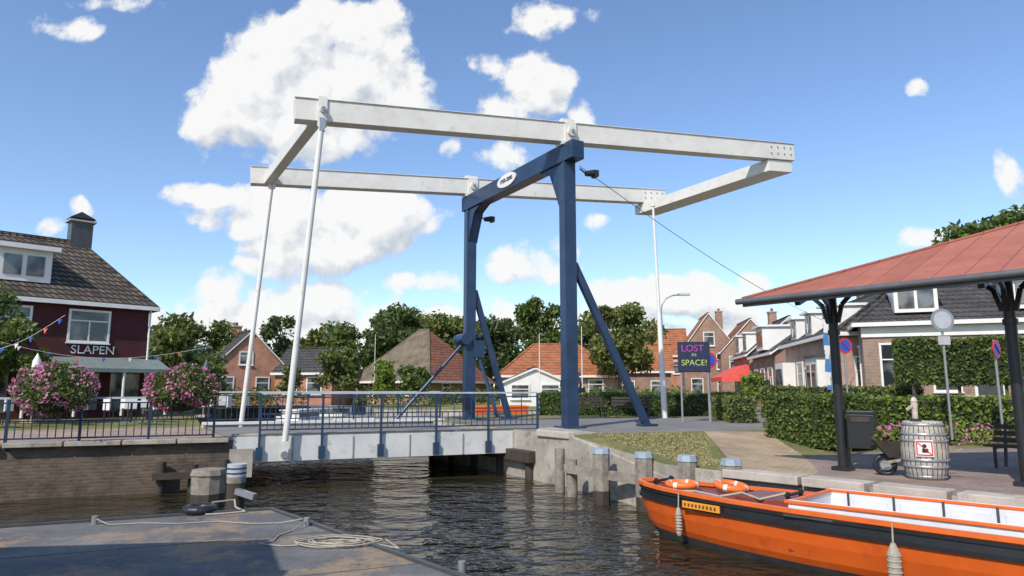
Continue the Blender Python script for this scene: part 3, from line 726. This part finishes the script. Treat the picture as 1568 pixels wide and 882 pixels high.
# hedges
hedge('hedge',(7.7,21.2),(8.55,18.3),1.0,1.35,LEAFA,480,.055,-.3)
hedge('hedge',(8.6,18.35),(10.4,19.4),.9,1.3,LEAFA,480,.055,-.35)
hedge('hedge',(10.2,21.6),(26,22.6),.9,1.15,LEAFY,240,.075,-.2)
hedge('hedge',(1.3,33),(10.6,31.6),1.0,1.0,LEAFA,170,.09,0)
hedge('hedge',(9.0,25.5),(9.6,30),.9,.9,LEAFB,200,.07,0)
hedge('hedge',(11.0,30.4),(17,28.6),.9,1.3,LEAFB,150,.09,0)
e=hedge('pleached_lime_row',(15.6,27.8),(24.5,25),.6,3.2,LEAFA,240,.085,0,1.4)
m=MB(); [m.cyl((.6+i*1.6,.3,0),(.6+i*1.6,.3,1.8),.06,BARK) for i in range(6)]; m.obj('trunks',e)
def basket(s,rx,rz_):
    c=bp(s,-.02,1.25); e=empty('flower_basket',c)
    MB().lathe([(0,-.5),(.3,-.45),(.45,-.2),(.5,0),(0,0)],(0,0,-.1),HEDGED,16).obj('tub',e)
    P=ballpts((0,0,0),(rx,rx*.8,rz_),3200,.5); P+=np.sin(P[:,[1,2,0]]*6)*.07; leafobj('foliage',P,.055,LEAFA,e)
    Q=ballpts((0,0,.02),(rx*1.03,rx*.83,rz_*1.03),2200,.82); Q+=np.sin(Q[:,[1,2,0]]*6)*.07; Q=Q[rng.random(len(Q))<np.clip(.6+.6*np.sin(Q[:,0]*7+Q[:,2]*5),.12,1)]
    leafobj('blossom',Q,.045,PINK,e)
basket(-14.3,.92,.66); basket(-11.45,.88,.6)
leafobj('bush',ballpts((-6.6,8.35,-.85),(.35,.35,.3),500,.2),.05,LEAFY)

# ------------------------------------------------------------ left house
fa=math.atan2(.714,.7)
H=house('maroon_guesthouse',(-28.5,25.0),fa,14,8,5.35,9.05,MAROON,TILEB,hip=2.7,ov=.3,
  wins=(('f',10.55,3.55,1.6,1.4,2),('f',7.4,3.55,1.5,1.4,2),('f',3.5,3.55,1.5,1.4,2)))
m=MB(); m.box((8.6,1.9,7.0),(2.2,2.6,1.5),WHITE); m.box((8.6,1.8,7.85),(2.7,3.2,.22),WHITE)
m.box((8.15,.58,7.0),(.7,.04,.95),GLASS); m.box((9.05,.58,7.0),(.7,.04,.95),GLASS); m.obj('dormer',H)
m=MB(); m.box((11.5,4,9.0),(1.0,.85,2.2),DGREY); m.box((11.5,4,10.15),(1.25,1.05,.1),CONC); m.add([(10.9,3.5,10.3),(12.1,3.5,10.3),(12.1,4.5,10.3),(10.9,4.5,10.3),(11.5,4,10.75)],[(0,1,4),(1,2,4),(2,3,4),(3,0,4),(3,2,1,0)],BLACK)
for x,y in((11.1,3.7),(11.9,3.7),(11.1,4.3),(11.9,4.3)): m.box((x,y,10.25),(.08,.08,.15),BLACK)
m.obj('chimney',H)
PORCH=paint('porch_greygreen',(.17,.205,.19),.6,.15)
m=MB(); m.add([(6.5,-.01,2.75),(14.6,-.01,2.75),(14.6,-1.9,2.2),(6.5,-1.9,2.2),(6.5,-.01,2.6),(14.6,-.01,2.6),(14.6,-1.9,2.02),(6.5,-1.9,2.02)],[(0,1,2,3),(7,6,5,4),(3,2,6,7),(1,5,6,2),(0,3,7,4)],PORCH)
for i in range(5): m.cyl((6.7+i*1.95,-1.8,0),(6.7+i*1.95,-1.8,2.05),.06,WHITE)
for i in range(4): m.box((7.7+i*1.8,-.04,1.2),(1.3,.06,1.9),GLASS)
m.obj('porch',H); text('lettering','SLAPEN',.56,(11.6,-.03,3.1),WHITE,H)
m=MB(); m.cyl((14.02,-.15,0),(14.02,-.15,5.2),.05,WHITE,n=8); m.obj('downpipe',H)
def parasol(x,y,mt):
    m=MB(); m.cyl((x,y,0),(x,y,2.5),.03,WOODG); m.lathe([(0,2.6),(.14,2.3),(.2,1.6),(.12,1.15),(.04,1.1)],(x,y,0),mt,12); m.box((x,y,.05),(.5,.5,.1),CONC); m.obj('parasol')
parasol(-13.8,31,DGREY); parasol(-18,26,WHITE)
def table(x,y):
    m=MB(); m.cyl((x,y,0),(x,y,.72),.04,BLACK); m.cyl((x,y,.72),(x,y,.76),.4,WHITE,n=16)
    for a in(0,2.1,4.2):
        cx,cy=x+.75*math.cos(a),y+.75*math.sin(a); m.box((cx,cy,.45),(.42,.42,.04),DWOOD,a); m.box((cx+.2*math.cos(a),cy+.2*math.sin(a),.7),(.04,.42,.45),WHITE,a)
        for u in(-.17,.17):
            for v in(-.17,.17): m.cyl((cx+u,cy+v,0),(cx+u,cy+v,.44),.018,BLACK,n=6)
    m.obj('terrace_table')
for x,y in((-17,26),(-15,28.5),(-14.5,26.4),(-12.8,29),(-18.6,24.3),(-13.2,32)): table(x,y)
m=MB(); cl=[ORSTRIP,SBLUE,WHITE,SBLUE]
for (a,b) in(((-19,22.5,3.4),(-12.5,28.5,3.0)),((-19,22,2.9),(-15,22.8,3.7))):
    a=Vector(a);b=Vector(b); P=[a.lerp(b,i/20)-Vector((0,0,.8*math.sin(math.pi*i/20))) for i in range(21)]; m.path(P,.007,WHITE,4)
    for i in range(1,20,2):
        p=P[i]; m.add([p,p+(b-a).normalized()*.13,p+Vector((.05,0,-.16))],[(0,1,2)],cl[(i//2)%4])
m.obj('bunting')

# ------------------------------------------------------------ background houses
house('farmhouse',(-14.6,65.5),R(-33),8.6,8.6,1.9,7.0,BRRED,THATCH,hip=4.4,ov=.7,rm2=TILER,wins=(('f',1.5,.7,1,1,1),('f',5.5,.7,1,1,1),('r',2,.7,1,1,1),('r',5.5,.7,1,1,1)))
house('farmhouse',(-1,62),R(3),11,9,2.4,5.6,BRPINK,TILEO,hip=3.8,ov=.4,wins=(('f',1,.9,1.2,1.1,1),('f',4,.9,1.2,1.1,1),('f',8,.9,1.2,1.1,1)))
house('cottage',(-25.6,58.5),R(35),6.4,7,2.9,6.4,BROR,TILED,axis='y',ov=.2,wins=(('f',.8,.8,1,1.4,1),('f',3.8,.8,1,1.4,1),('f',2.3,3.4,1,1,1),('r',1,1,1,1.2,1),('r',4,1,1,1.2,1)),chim=((3,5,7.,BROR),))
house('cottage',(-21,61),R(-5),5.2,6,2.6,5.0,BROR,TILED,ov=.25,wins=(('f',.8,.8,1.2,1.4,1),('f',3,.8,1.2,1.4,1)))
house('cottage',(10.5,72),R(-10),6,6,3,6,BRRED,TILEO,ov=.3,wins=(('f',1,.8,1.2,1.2,1),('f',4,.8,1.2,1.2,1)))
house('boat_shed',(-.6,50),R(4),4.6,5,1.7,2.8,WHITE,TILED,axis='y',ov=.2,wins=(('f',.6,.6,1.2,.9,1),('f',2.8,.6,1.2,.9,1)))
sa=math.atan2(-.988,-.157)
def sthouse(name,far,L,Dp,eave,ridge,wm,rm,**k):
    return house(name,far,sa,L,Dp,eave,ridge,wm,rm,**k)
Bh=sthouse('brick_house',(19.5,48.8),12.2,7,4.2,6.9,BRPINK,TILED,hip=2.4,ov=.3,
  wins=(('f',.7,.8,1.5,2.1,2),('f',3.2,.8,1.3,2.1,1),('f',6.6,.8,1.3,2.1,2),('f',9.3,.8,1.6,2.1,2),('r',.8,.8,1.3,2.1,1),('r',3.6,.8,1.3,2.1,1)),doors=((5.1,.95,2.4,DGREY),),chim=((3,4.5,7.8,BRRED),(9.6,4.5,7.6,BRRED)))
m=MB()
for x in(2.2,6,9.9):
    m.box((x,1.1,5.2),(1.5,2.0,1.3),WHITE); m.box((x,.06,5.2),(1.1,.06,.95),GLASS); m.box((x,.05,5.2),(.07,.1,.95),WHITE); m.box((x,1.0,5.95),(1.8,2.4,.14),WHITE)
m.obj('dormers',Bh)
m=MB(); m.box((10.1,-.5,1.5),(2.3,.9,3.0),WHITE); m.box((10.1,-.97,1.75),(1.8,.05,1.7),GLASS); m.box((10.1,-.99,1.75),(.07,.06,1.7),WHITE); m.box((10.1,-.5,3.06),(2.6,1.1,.14),DGREY)
m.box((1.3,-.4,1.5),(2.3,.8,3.0),WHITE); m.box((1.3,-.82,1.75),(1.8,.05,1.7),GLASS); m.obj('bay_windows',Bh)
Ch=sthouse('brick_house',(22.3,69),8.6,7,4.2,7.6,BRPINK,TILED,ov=.3,wins=(('f',.8,.8,1.4,2,2),('f',5.8,.8,1.4,2,2),('f',3.2,.8,1.2,2,1),('r',1.2,.8,1.3,2,1),('r',4.2,.8,1.3,2,1),('r',2.8,4.4,1.2,1.4,1)),chim=((2,3.5,8.6,BRRED),))
m=MB()
for x in(2,6): m.box((x,1.2,5.4),(1.8,2.2,1.6),WHITE); m.box((x,.08,5.4),(1.3,.06,1.1),GLASS); m.box((x,1.1,6.3),(2.1,2.6,.14),WHITE)
m.obj('dormers',Ch)
AWN=paint('red_awning',(.7,.09,.07),.7,.1)
m=MB(); a0,a1=.8,8.2; m.add([(a0,-.01,3.5),(a1,-.01,3.5),(a1,-2.4,2.3),(a0,-2.4,2.3),(a0,-2.4,1.9),(a1,-2.4,1.9)],[(0,1,2,3),(3,2,5,4)],AWN); m.add([(a1,-.01,3.5),(a1,-2.4,2.3),(a1,-2.4,1.9),(a1,-.01,1.9)],[(0,1,2,3)],AWN); m.obj('awning',Ch)
Dh=sthouse('brick_house',(20.95,59.7),8.8,7,3.9,6.6,BRRED,TILED,ov=.3,wins=(('f',.8,.8,1.4,2,2),('f',3.4,.8,1.4,2,2),('f',6.3,.8,1.4,2,2),('r',1.2,.8,1.3,2,1),('r',4.2,.8,1.3,2,1)))
m=MB(); m.box((4.4,.9,5.2),(2.6,2.2,1.8),WHITE); m.box((4.4,-.22,5.2),(2.0,.06,1.2),GLASS); m.box((4.4,.8,6.2),(3.0,2.6,.15),WHITE); m.obj('dormers',Dh)
house('gabled_house',(20.6,82),R(-8),6,8,6,10.3,BRRED,TILEO,axis='y',ov=.15,wins=(('f',.8,3.6,1.2,1.6,1),('f',3.8,3.6,1.2,1.6,1),('f',2.4,6.4,1.1,1.5,1),('f',.8,.6,1.2,1.8,1),('f',3.8,.6,1.2,1.8,1)),chim=((5,5,10.9,BRRED),))
house('gabled_house',(17.6,88),R(-8),5,8,5.4,9.2,BROR,TILEO,ov=.15,wins=(('f',.8,3.2,1,1.5,1),('f',3,3.2,1,1.5,1),('f',.8,.7,1,1.5,1)),chim=((1,4,9.9,BRRED),))
house('gabled_house',(24.4,80),R(-8),7,8,5.4,9.4,BRRED,TILER,axis='y',ov=.15,wins=(('f',1,3.4,1.2,1.5,1),('f',4.4,3.4,1.2,1.5,1)))
Ah=house('corner_house',(17.6,34.3),math.atan2(-.37,.93),17,8,4.45,7.2,BRBRN,TILED,hip=3.2,ov=.35,
  wins=(('f',.8,1.2,1.0,2.2,1),('f',3.0,1.2,1.0,2.2,1),('f',6.2,1.2,1.2,2.2,1),('f',9.2,1.2,1.2,2.2,1),('f',12.4,1.2,1.2,2.2,1),('l',1.5,1.2,1.1,2.2,1),('l',4.8,1.2,1.1,2.2,1)),doors=((4.7,1.0,2.5,DGREY),),chim=((3.5,4.5,8.2,BRRED),(13,4.5,8.2,BRRED)))
m=MB()
for x in(2.5,7.4,12.4):
    m.box((x,1.3,5.75),(1.9,2.3,1.5),WHITE); m.box((x-.42,.12,5.75),(.7,.06,1.05),GLASS); m.box((x+.42,.12,5.75),(.7,.06,1.05),GLASS); m.box((x,1.2,6.6),(2.3,2.8,.18),WHITE)
m.obj('dormers',Ah)
m=MB(); m.box((8.5,-.05,4.05),(17.1,.1,.5),WHITE); m.box((8.5,-.03,.5),(17.06,.06,.9),CONC); m.obj('cornice',Ah)

m=MB(); m.cyl((3.0,35,0),(3.0,35,.6),.5,CONC,.4); m.cyl((3.0,35,.6),(3.0,35,2.1),.05,DGREY); m.torus((3.0,35,1.5),.5,.06,DGREY,24,8,rot); m.bar((2.4,35,1.0),(3.7,35,1.2),.3,.25,DGREY); m.bar((2.6,35,1.9),(3.5,35,2.0),.06,.2,DGREY); m.obj('bronze_sculpture')
def smallboat(name,x,y,L,rz,hm,cab=True):
    m=MB(); b=[(0,.05),(.15,.5),(.35,.85),(.6,1),(.9,.95),(1,.7)]; B=L*.17
    for z0,z1,k0,k1,mt in((-.3,.35,.75,.95,hm),(.35,.5,.95,1,WHITE)):
        vs=[(t*L,s*w*B*k,z) for s in(-1,1) for k,z in((k0,z0),(k1,z1)) for t,w in b]; n=len(b)
        m.add(vs,[(i,i+1,n+i+1,n+i) for i in range(n-1)]+[(2*n+i,2*n+i+1,3*n+i+1,3*n+i) for i in range(n-1)]+[(n+i,n+i+1,3*n+i+1,3*n+i) for i in range(n-1)],mt)
    if cab: m.box((L*.55,0,.8),(L*.4,B*1.2,.65),WHITE); m.box((L*.55,0,.88),(L*.36,B*1.22,.28),GLASS); m.box((L*.55,0,1.16),(L*.44,B*1.3,.07),WHITE)
    m.obj(name,None,(x,y,-1.2),rz,.01)
smallboat('motor_boat',-3.0,36.2,5.5,R(10),ORANGE,False); smallboat('cabin_cruiser',0.5,38.5,6.5,R(8),WHITE); smallboat('motor_boat',-14,40,6,R(75),BLACK); smallboat('cabin_cruiser',-17,50,7,R(20),WHITE); smallboat('motor_boat',-12.5,47,6,R(10),DWOOD,False)
m=MB(); m.box((0,0,.55),(2.6,1.5,1.1),ORANGE); m.box((0,0,1.12),(2.7,1.6,.08),ORSTRIP); m.box((-.3,-.76,.65),(1.2,.02,.4),GLASS); m.obj('orange_sloop_cabin',None,(-.6,35.2,-.75),R(10),.05)
m=MB(); 
for x,y,h in((1.6,40,4.4),(4.2,41.2,5),(-12,60,6),(-28.5,64,8)): m.cyl((x,y,0),(x,y,h),.04,WHITE,.02)
m.obj('boat_masts')

# ------------------------------------------------------------ trees
T=[(-20.3,26.5,5.9,1.9,LEAFA,8000,.11),(-18.4,27,2.9,1.1,LEAFY,2600,.08),(-30,61,8.2,3.,LEAFB,2600,.24),(-26.5,64,8.2,2.5,LEAFB,2200,.22),(-25.5,75,10,3,LEAFD,2200,.26),
(-12.5,50,4.4,2.0,LEAFB,1800,.18),(-9.3,50,3.4,1.3,LEAFY,1200,.15),(-7.2,51,3.2,1.5,LEAFA,1200,.15),(-15.8,49,3.2,.9,LEAFB,900,.14),(-15.5,87,12.5,4.8,LEAFD,4200,.3),(-11,90,12.,4.4,LEAFB,3800,.3),(-21,86,10,3.6,LEAFA,2400,.28),
(-6.5,72,9.2,3.8,LEAFB,4200,.26),(-8.,88,11,3.8,LEAFD,2800,.3),(-1.5,78,10.,3.6,LEAFD,3000,.28),(3.2,84,13.4,4.2,LEAFA,4800,.28),(9.7,62,9.2,3.8,LEAFB,5200,.24),(7.6,74,9,3,LEAFD,2600,.26),(13.5,76,8.5,3,LEAFA,2200,.26),
(-17.8,40,3.2,1.8,LEAFA,1800,.14),(-20,44,4.4,1.8,LEAFD,1800,.16),(17.3,49,2.5,1.1,LEAFD,1500,.12),(13.8,40,2.2,.9,LEAFY,1200,.1),(36.5,50,15.8,4.6,LEAFA,6000,.26),(40,56,16,5,LEAFD,4500,.28),(-34,55,8,3,LEAFD,2400,.24),(17.5,105,11,4,LEAFD,2600,.35),(26,36,4,1.5,LEAFA,1500,.12),
(-18,100,13,5,LEAFD,3000,.34),(-27,98,11,4.5,LEAFB,2600,.34),(-3,102,12,5,LEAFB,3000,.34),(11,100,11,4.5,LEAFD,2600,.34),(-36,70,8.5,3.4,LEAFB,2400,.26)]
for t in T: tree('tree',t[0],t[1],t[2],t[3],t[4],int(t[5]*1.15),t[6])
P=[]
for i in range(150):
    x=-95+i*1.55; y=118+rng.uniform(-9,9)+abs(x)*.1; h=rng.uniform(6,11)
    P.append(ballpts((x,y,h*.5),(rng.uniform(2,4),3,h*.55),260,.3))
leafobj('distant_trees',np.concatenate(P),.5,LEAFD)
P=[ballpts((x,y,.6),(1.2,.8,.9),220,.3) for x,y in [(-24+i*1.5,57+rng.uniform(-1.5,1.5)) for i in range(5)]+[(-12+i*1.7,57.5+rng.uniform(-1,1)) for i in range(11)]+[(4+i*1.4,47+rng.uniform(-1,1)) for i in range(6)]]
leafobj('garden_shrubs',np.concatenate(P),.14,LEAFA)
P=[ballpts((x,y,.15),(.5,.35,.35),160,.1) for x,y in [(11.2+i*.9,20.6+.05*i) for i in range(12)]]
leafobj('flower_bed',np.concatenate(P)+np.array([0,0,-.25]),.06,LEAFY)
P=[ballpts((x,y,.1),(.5,.35,.45),60,.5) for x,y in [(11.2+i*.9,20.5+.05*i) for i in range(12)]]
leafobj('flower_bed_blossom',np.concatenate(P)+np.array([0,0,-.2]),.05,PINK)
Q=[]
while len(Q)<7000:
    x=rng.uniform(2.2,6.5);y=rng.uniform(14.2,21)
    if inside((x,y),[(2.1,19.4),(3.75,15.2),(4.4,14.2),(5.8,20.8)]): Q.append((x,y,gh(x,y)+.01))
DRYG=leafmat('dry_grass',(.2,.19,.07),(.45,.38,.18),.2)
leafobj('grass_tufts',np.array(Q),.028,DRYG)

# ------------------------------------------------------------ world
el=R(43); S=Vector((-.5*math.cos(el),-.866*math.cos(el),math.sin(el)))
w=bpy.data.worlds.new('World'); sc.world=w; w.use_nodes=True; nt=w.node_tree
try: w.cycles.sampling_method='MANUAL'; w.cycles.sample_map_resolution=256
except Exception: pass
bg=nt.nodes['Background']; out=nt.nodes['World Output']
sky=nd(nt,'ShaderNodeTexSky',sky_type='NISHITA'); sky.sun_disc=False; sky.sun_elevation=el; sky.sun_rotation=math.atan2(S.x,S.y); sky.air_density=1.0; sky.dust_density=.4; sky.ozone_density=2.0
skc=mixc(nt,1.,sky.outputs[0],(1.12,1.2,1.32),'MULTIPLY')
nt.links.new(skc,bg.inputs[0]); bg.inputs[1].default_value=.15
clouds=[(-.291,.563,.075,.052),(-.229,.542,.07,.065),(-.35,.509,.09,.07),(-.408,.444,.085,.08),(-.267,.465,.13,.085),(-.465,.392,.045,.045),(-.171,.465,.05,.045),(-.315,.392,.12,.05),
(-.438,.288,.08,.025),(-.348,.263,.12,.045),(-.22,.253,.10,.055),(-.287,.208,.11,.035),(-.344,.173,.06,.022),(-.448,.139,.05,.028),(-.417,.105,.075,.033),(-.322,.119,.105,.035),(-.234,.1,.085,.037),(-.14,.158,.055,.02),
(.03,.178,.065,.032),(.069,.208,.035,.025),(.006,.11,.06,.026),(.0415,.47,.06,.045),(.006,.428,.04,.04),(-.035,.497,.035,.018),(-.009,.355,.03,.018),(.047,.574,.055,.025),(-.084,.35,.018,.025),(.119,.248,.018,.014),
(.247,.134,.13,.034),(.17,.119,.065,.026),(.314,.115,.08,.028),(.374,.158,.03,.014),(.629,.463,.017,.009),(.612,.226,.04,.014),(.766,.288,.025,.05),(-.691,.563,.05,.018),(-.633,.602,.07,.014),(-.7,.248,.016,.018),(-.658,.268,.022,.012),(-.541,.095,.045,.026),(.107,.418,.02,.03),(-.1,.08,.35,.03),(.5,.075,.3,.022),
(-1.2,.5,.2,.1),(1.3,.4,.25,.09)]
g=bpy.data.node_groups.new('cloud_field','ShaderNodeTree')
g.interface.new_socket('P',in_out='INPUT',socket_type='NodeSocketVector'); g.interface.new_socket('D',in_out='OUTPUT',socket_type='NodeSocketFloat')
gi=g.nodes.new('NodeGroupInput'); go=g.nodes.new('NodeGroupOutput'); L=g.links
def vm(op,a,b=None,c=None):
    n=g.nodes.new('ShaderNodeVectorMath'); n.operation=op
    for i,v in enumerate((a,b,c)):
        if v is None: continue
        if isinstance(v,tuple): n.inputs[i].default_value=v
        else: L.new(v,n.inputs[i])
    return n.outputs['Value'] if op in('DOT_PRODUCT','LENGTH') else n.outputs[0]
def fm(op,a,b=None,c=None,gg=None):
    G_=gg or g
    n=G_.nodes.new('ShaderNodeMath'); n.operation=op
    for i,v in enumerate((a,b,c)):
        if v is None: continue
        if isinstance(v,(int,float)): n.inputs[i].default_value=v
        else: G_.links.new(v,n.inputs[i])
    return n.outputs[0]
def ns(vec,scale,det,ro,col=False):
    n=g.nodes.new('ShaderNodeTexNoise'); n.noise_dimensions='2D'; n.inputs['Scale'].default_value=scale; n.inputs['Detail'].default_value=det; n.inputs['Roughness'].default_value=ro; L.new(vec,n.inputs['Vector']); return n.outputs['Color' if col else 'Fac']
wp=vm('MULTIPLY_ADD',vm('SUBTRACT',ns(gi.outputs[0],10,2,.5,True),(.5,.5,.5)),(.07,.04,0),gi.outputs[0])
acc=None
for X,Z,rx,rz_ in clouds:
    area=rx*rz_; kk=1.9 if area>.0035 else (1.25 if area>.0016 else .8)
    dd=vm('MULTIPLY',vm('SUBTRACT',wp,(X,Z,0)),(1/(rx*1.08),1/(rz_*1.12),0)); l=vm('DOT_PRODUCT',dd,dd)
    l=fm('MULTIPLY_ADD',l,-kk,kk)
    acc=l if acc is None else fm('MAXIMUM',acc,l)
base=fm('MAXIMUM',acc,-2.)
f1=fm('MULTIPLY',fm('SUBTRACT',ns(gi.outputs[0],13,7,.62),.5),3.8)
vz=g.nodes.new('ShaderNodeTexVoronoi'); vz.voronoi_dimensions='2D'; vz.feature='F1'; vz.inputs['Scale'].default_value=30; L.new(wp,vz.inputs['Vector'])
f2=fm('MULTIPLY',fm('SUBTRACT',.4,vz.outputs['Distance']),.7)
L.new(fm('ADD',fm('ADD',base,f1),f2),go.inputs[0])
tc=nd(nt,'ShaderNodeTexCoord'); sp=nd(nt,'ShaderNodeSeparateXYZ'); nt.links.new(tc.outputs['Generated'],sp.inputs[0])
ya=fm('MAXIMUM',fm('ABSOLUTE',sp.outputs[1],gg=nt),.12,gg=nt)
cb=nd(nt,'ShaderNodeCombineXYZ'); nt.links.new(fm('DIVIDE',sp.outputs[0],ya,gg=nt),cb.inputs[0]); nt.links.new(fm('DIVIDE',sp.outputs[2],ya,gg=nt),cb.inputs[1])
def field(off):
    n=nt.nodes.new('ShaderNodeGroup'); n.node_tree=g
    a=nd(nt,'ShaderNodeVectorMath',operation='ADD'); a.inputs[1].default_value=off; nt.links.new(cb.outputs[0],a.inputs[0]); nt.links.new(a.outputs[0],n.inputs[0]); return n.outputs[0]
d0=field((0,0,0)); d1=field((-.014,.03,0))
def mr(v,a,b,c,d,st='SMOOTHSTEP'):
    n=nd(nt,'ShaderNodeMapRange',interpolation_type=st); nt.links.new(v,n.inputs[0])
    for i,x in enumerate((a,b,c,d)): n.inputs[i+1].default_value=x
    return n.outputs[0]
alpha=mr(d0,-.2,.85,0,.98)
up=mr(sp.outputs[2],0.0,.03,0,1); alpha=fm('MULTIPLY',alpha,up,gg=nt)
lit=mr(fm('SUBTRACT',d0,d1,gg=nt),-1.5,.1,0,1,'LINEAR')  # cloud light and grey undersides are coloured in from the density offset
cc=mixc(nt,lit,(.53,.59,.68),(.96,.96,.95))
bg2=nd(nt,'ShaderNodeBackground'); nt.links.new(cc,bg2.inputs[0]); bg2.inputs[1].default_value=1.0
mx=nd(nt,'ShaderNodeMixShader'); nt.links.new(alpha,mx.inputs[0]); nt.links.new(bg.outputs[0],mx.inputs[1]); nt.links.new(bg2.outputs[0],mx.inputs[2]); nt.links.new(mx.outputs[0],out.inputs[0])
sl=bpy.data.lights.new('sun','SUN'); sl.energy=4.4; sl.angle=R(.5); sl.color=(1,.94,.85)
so=bpy.data.objects.new('sun',sl); COL.objects.link(so); so.rotation_euler=S.to_track_quat('Z','Y').to_euler(); so.location=S*50

cam=bpy.data.cameras.new('camera'); cam.lens=24; cam.sensor_width=36; cam.clip_end=5000; cam.clip_start=.1
co=bpy.data.objects.new('camera',cam); COL.objects.link(co); co.location=(0,0,1.25); co.rotation_euler=(R(98.4),0,0); sc.camera=co
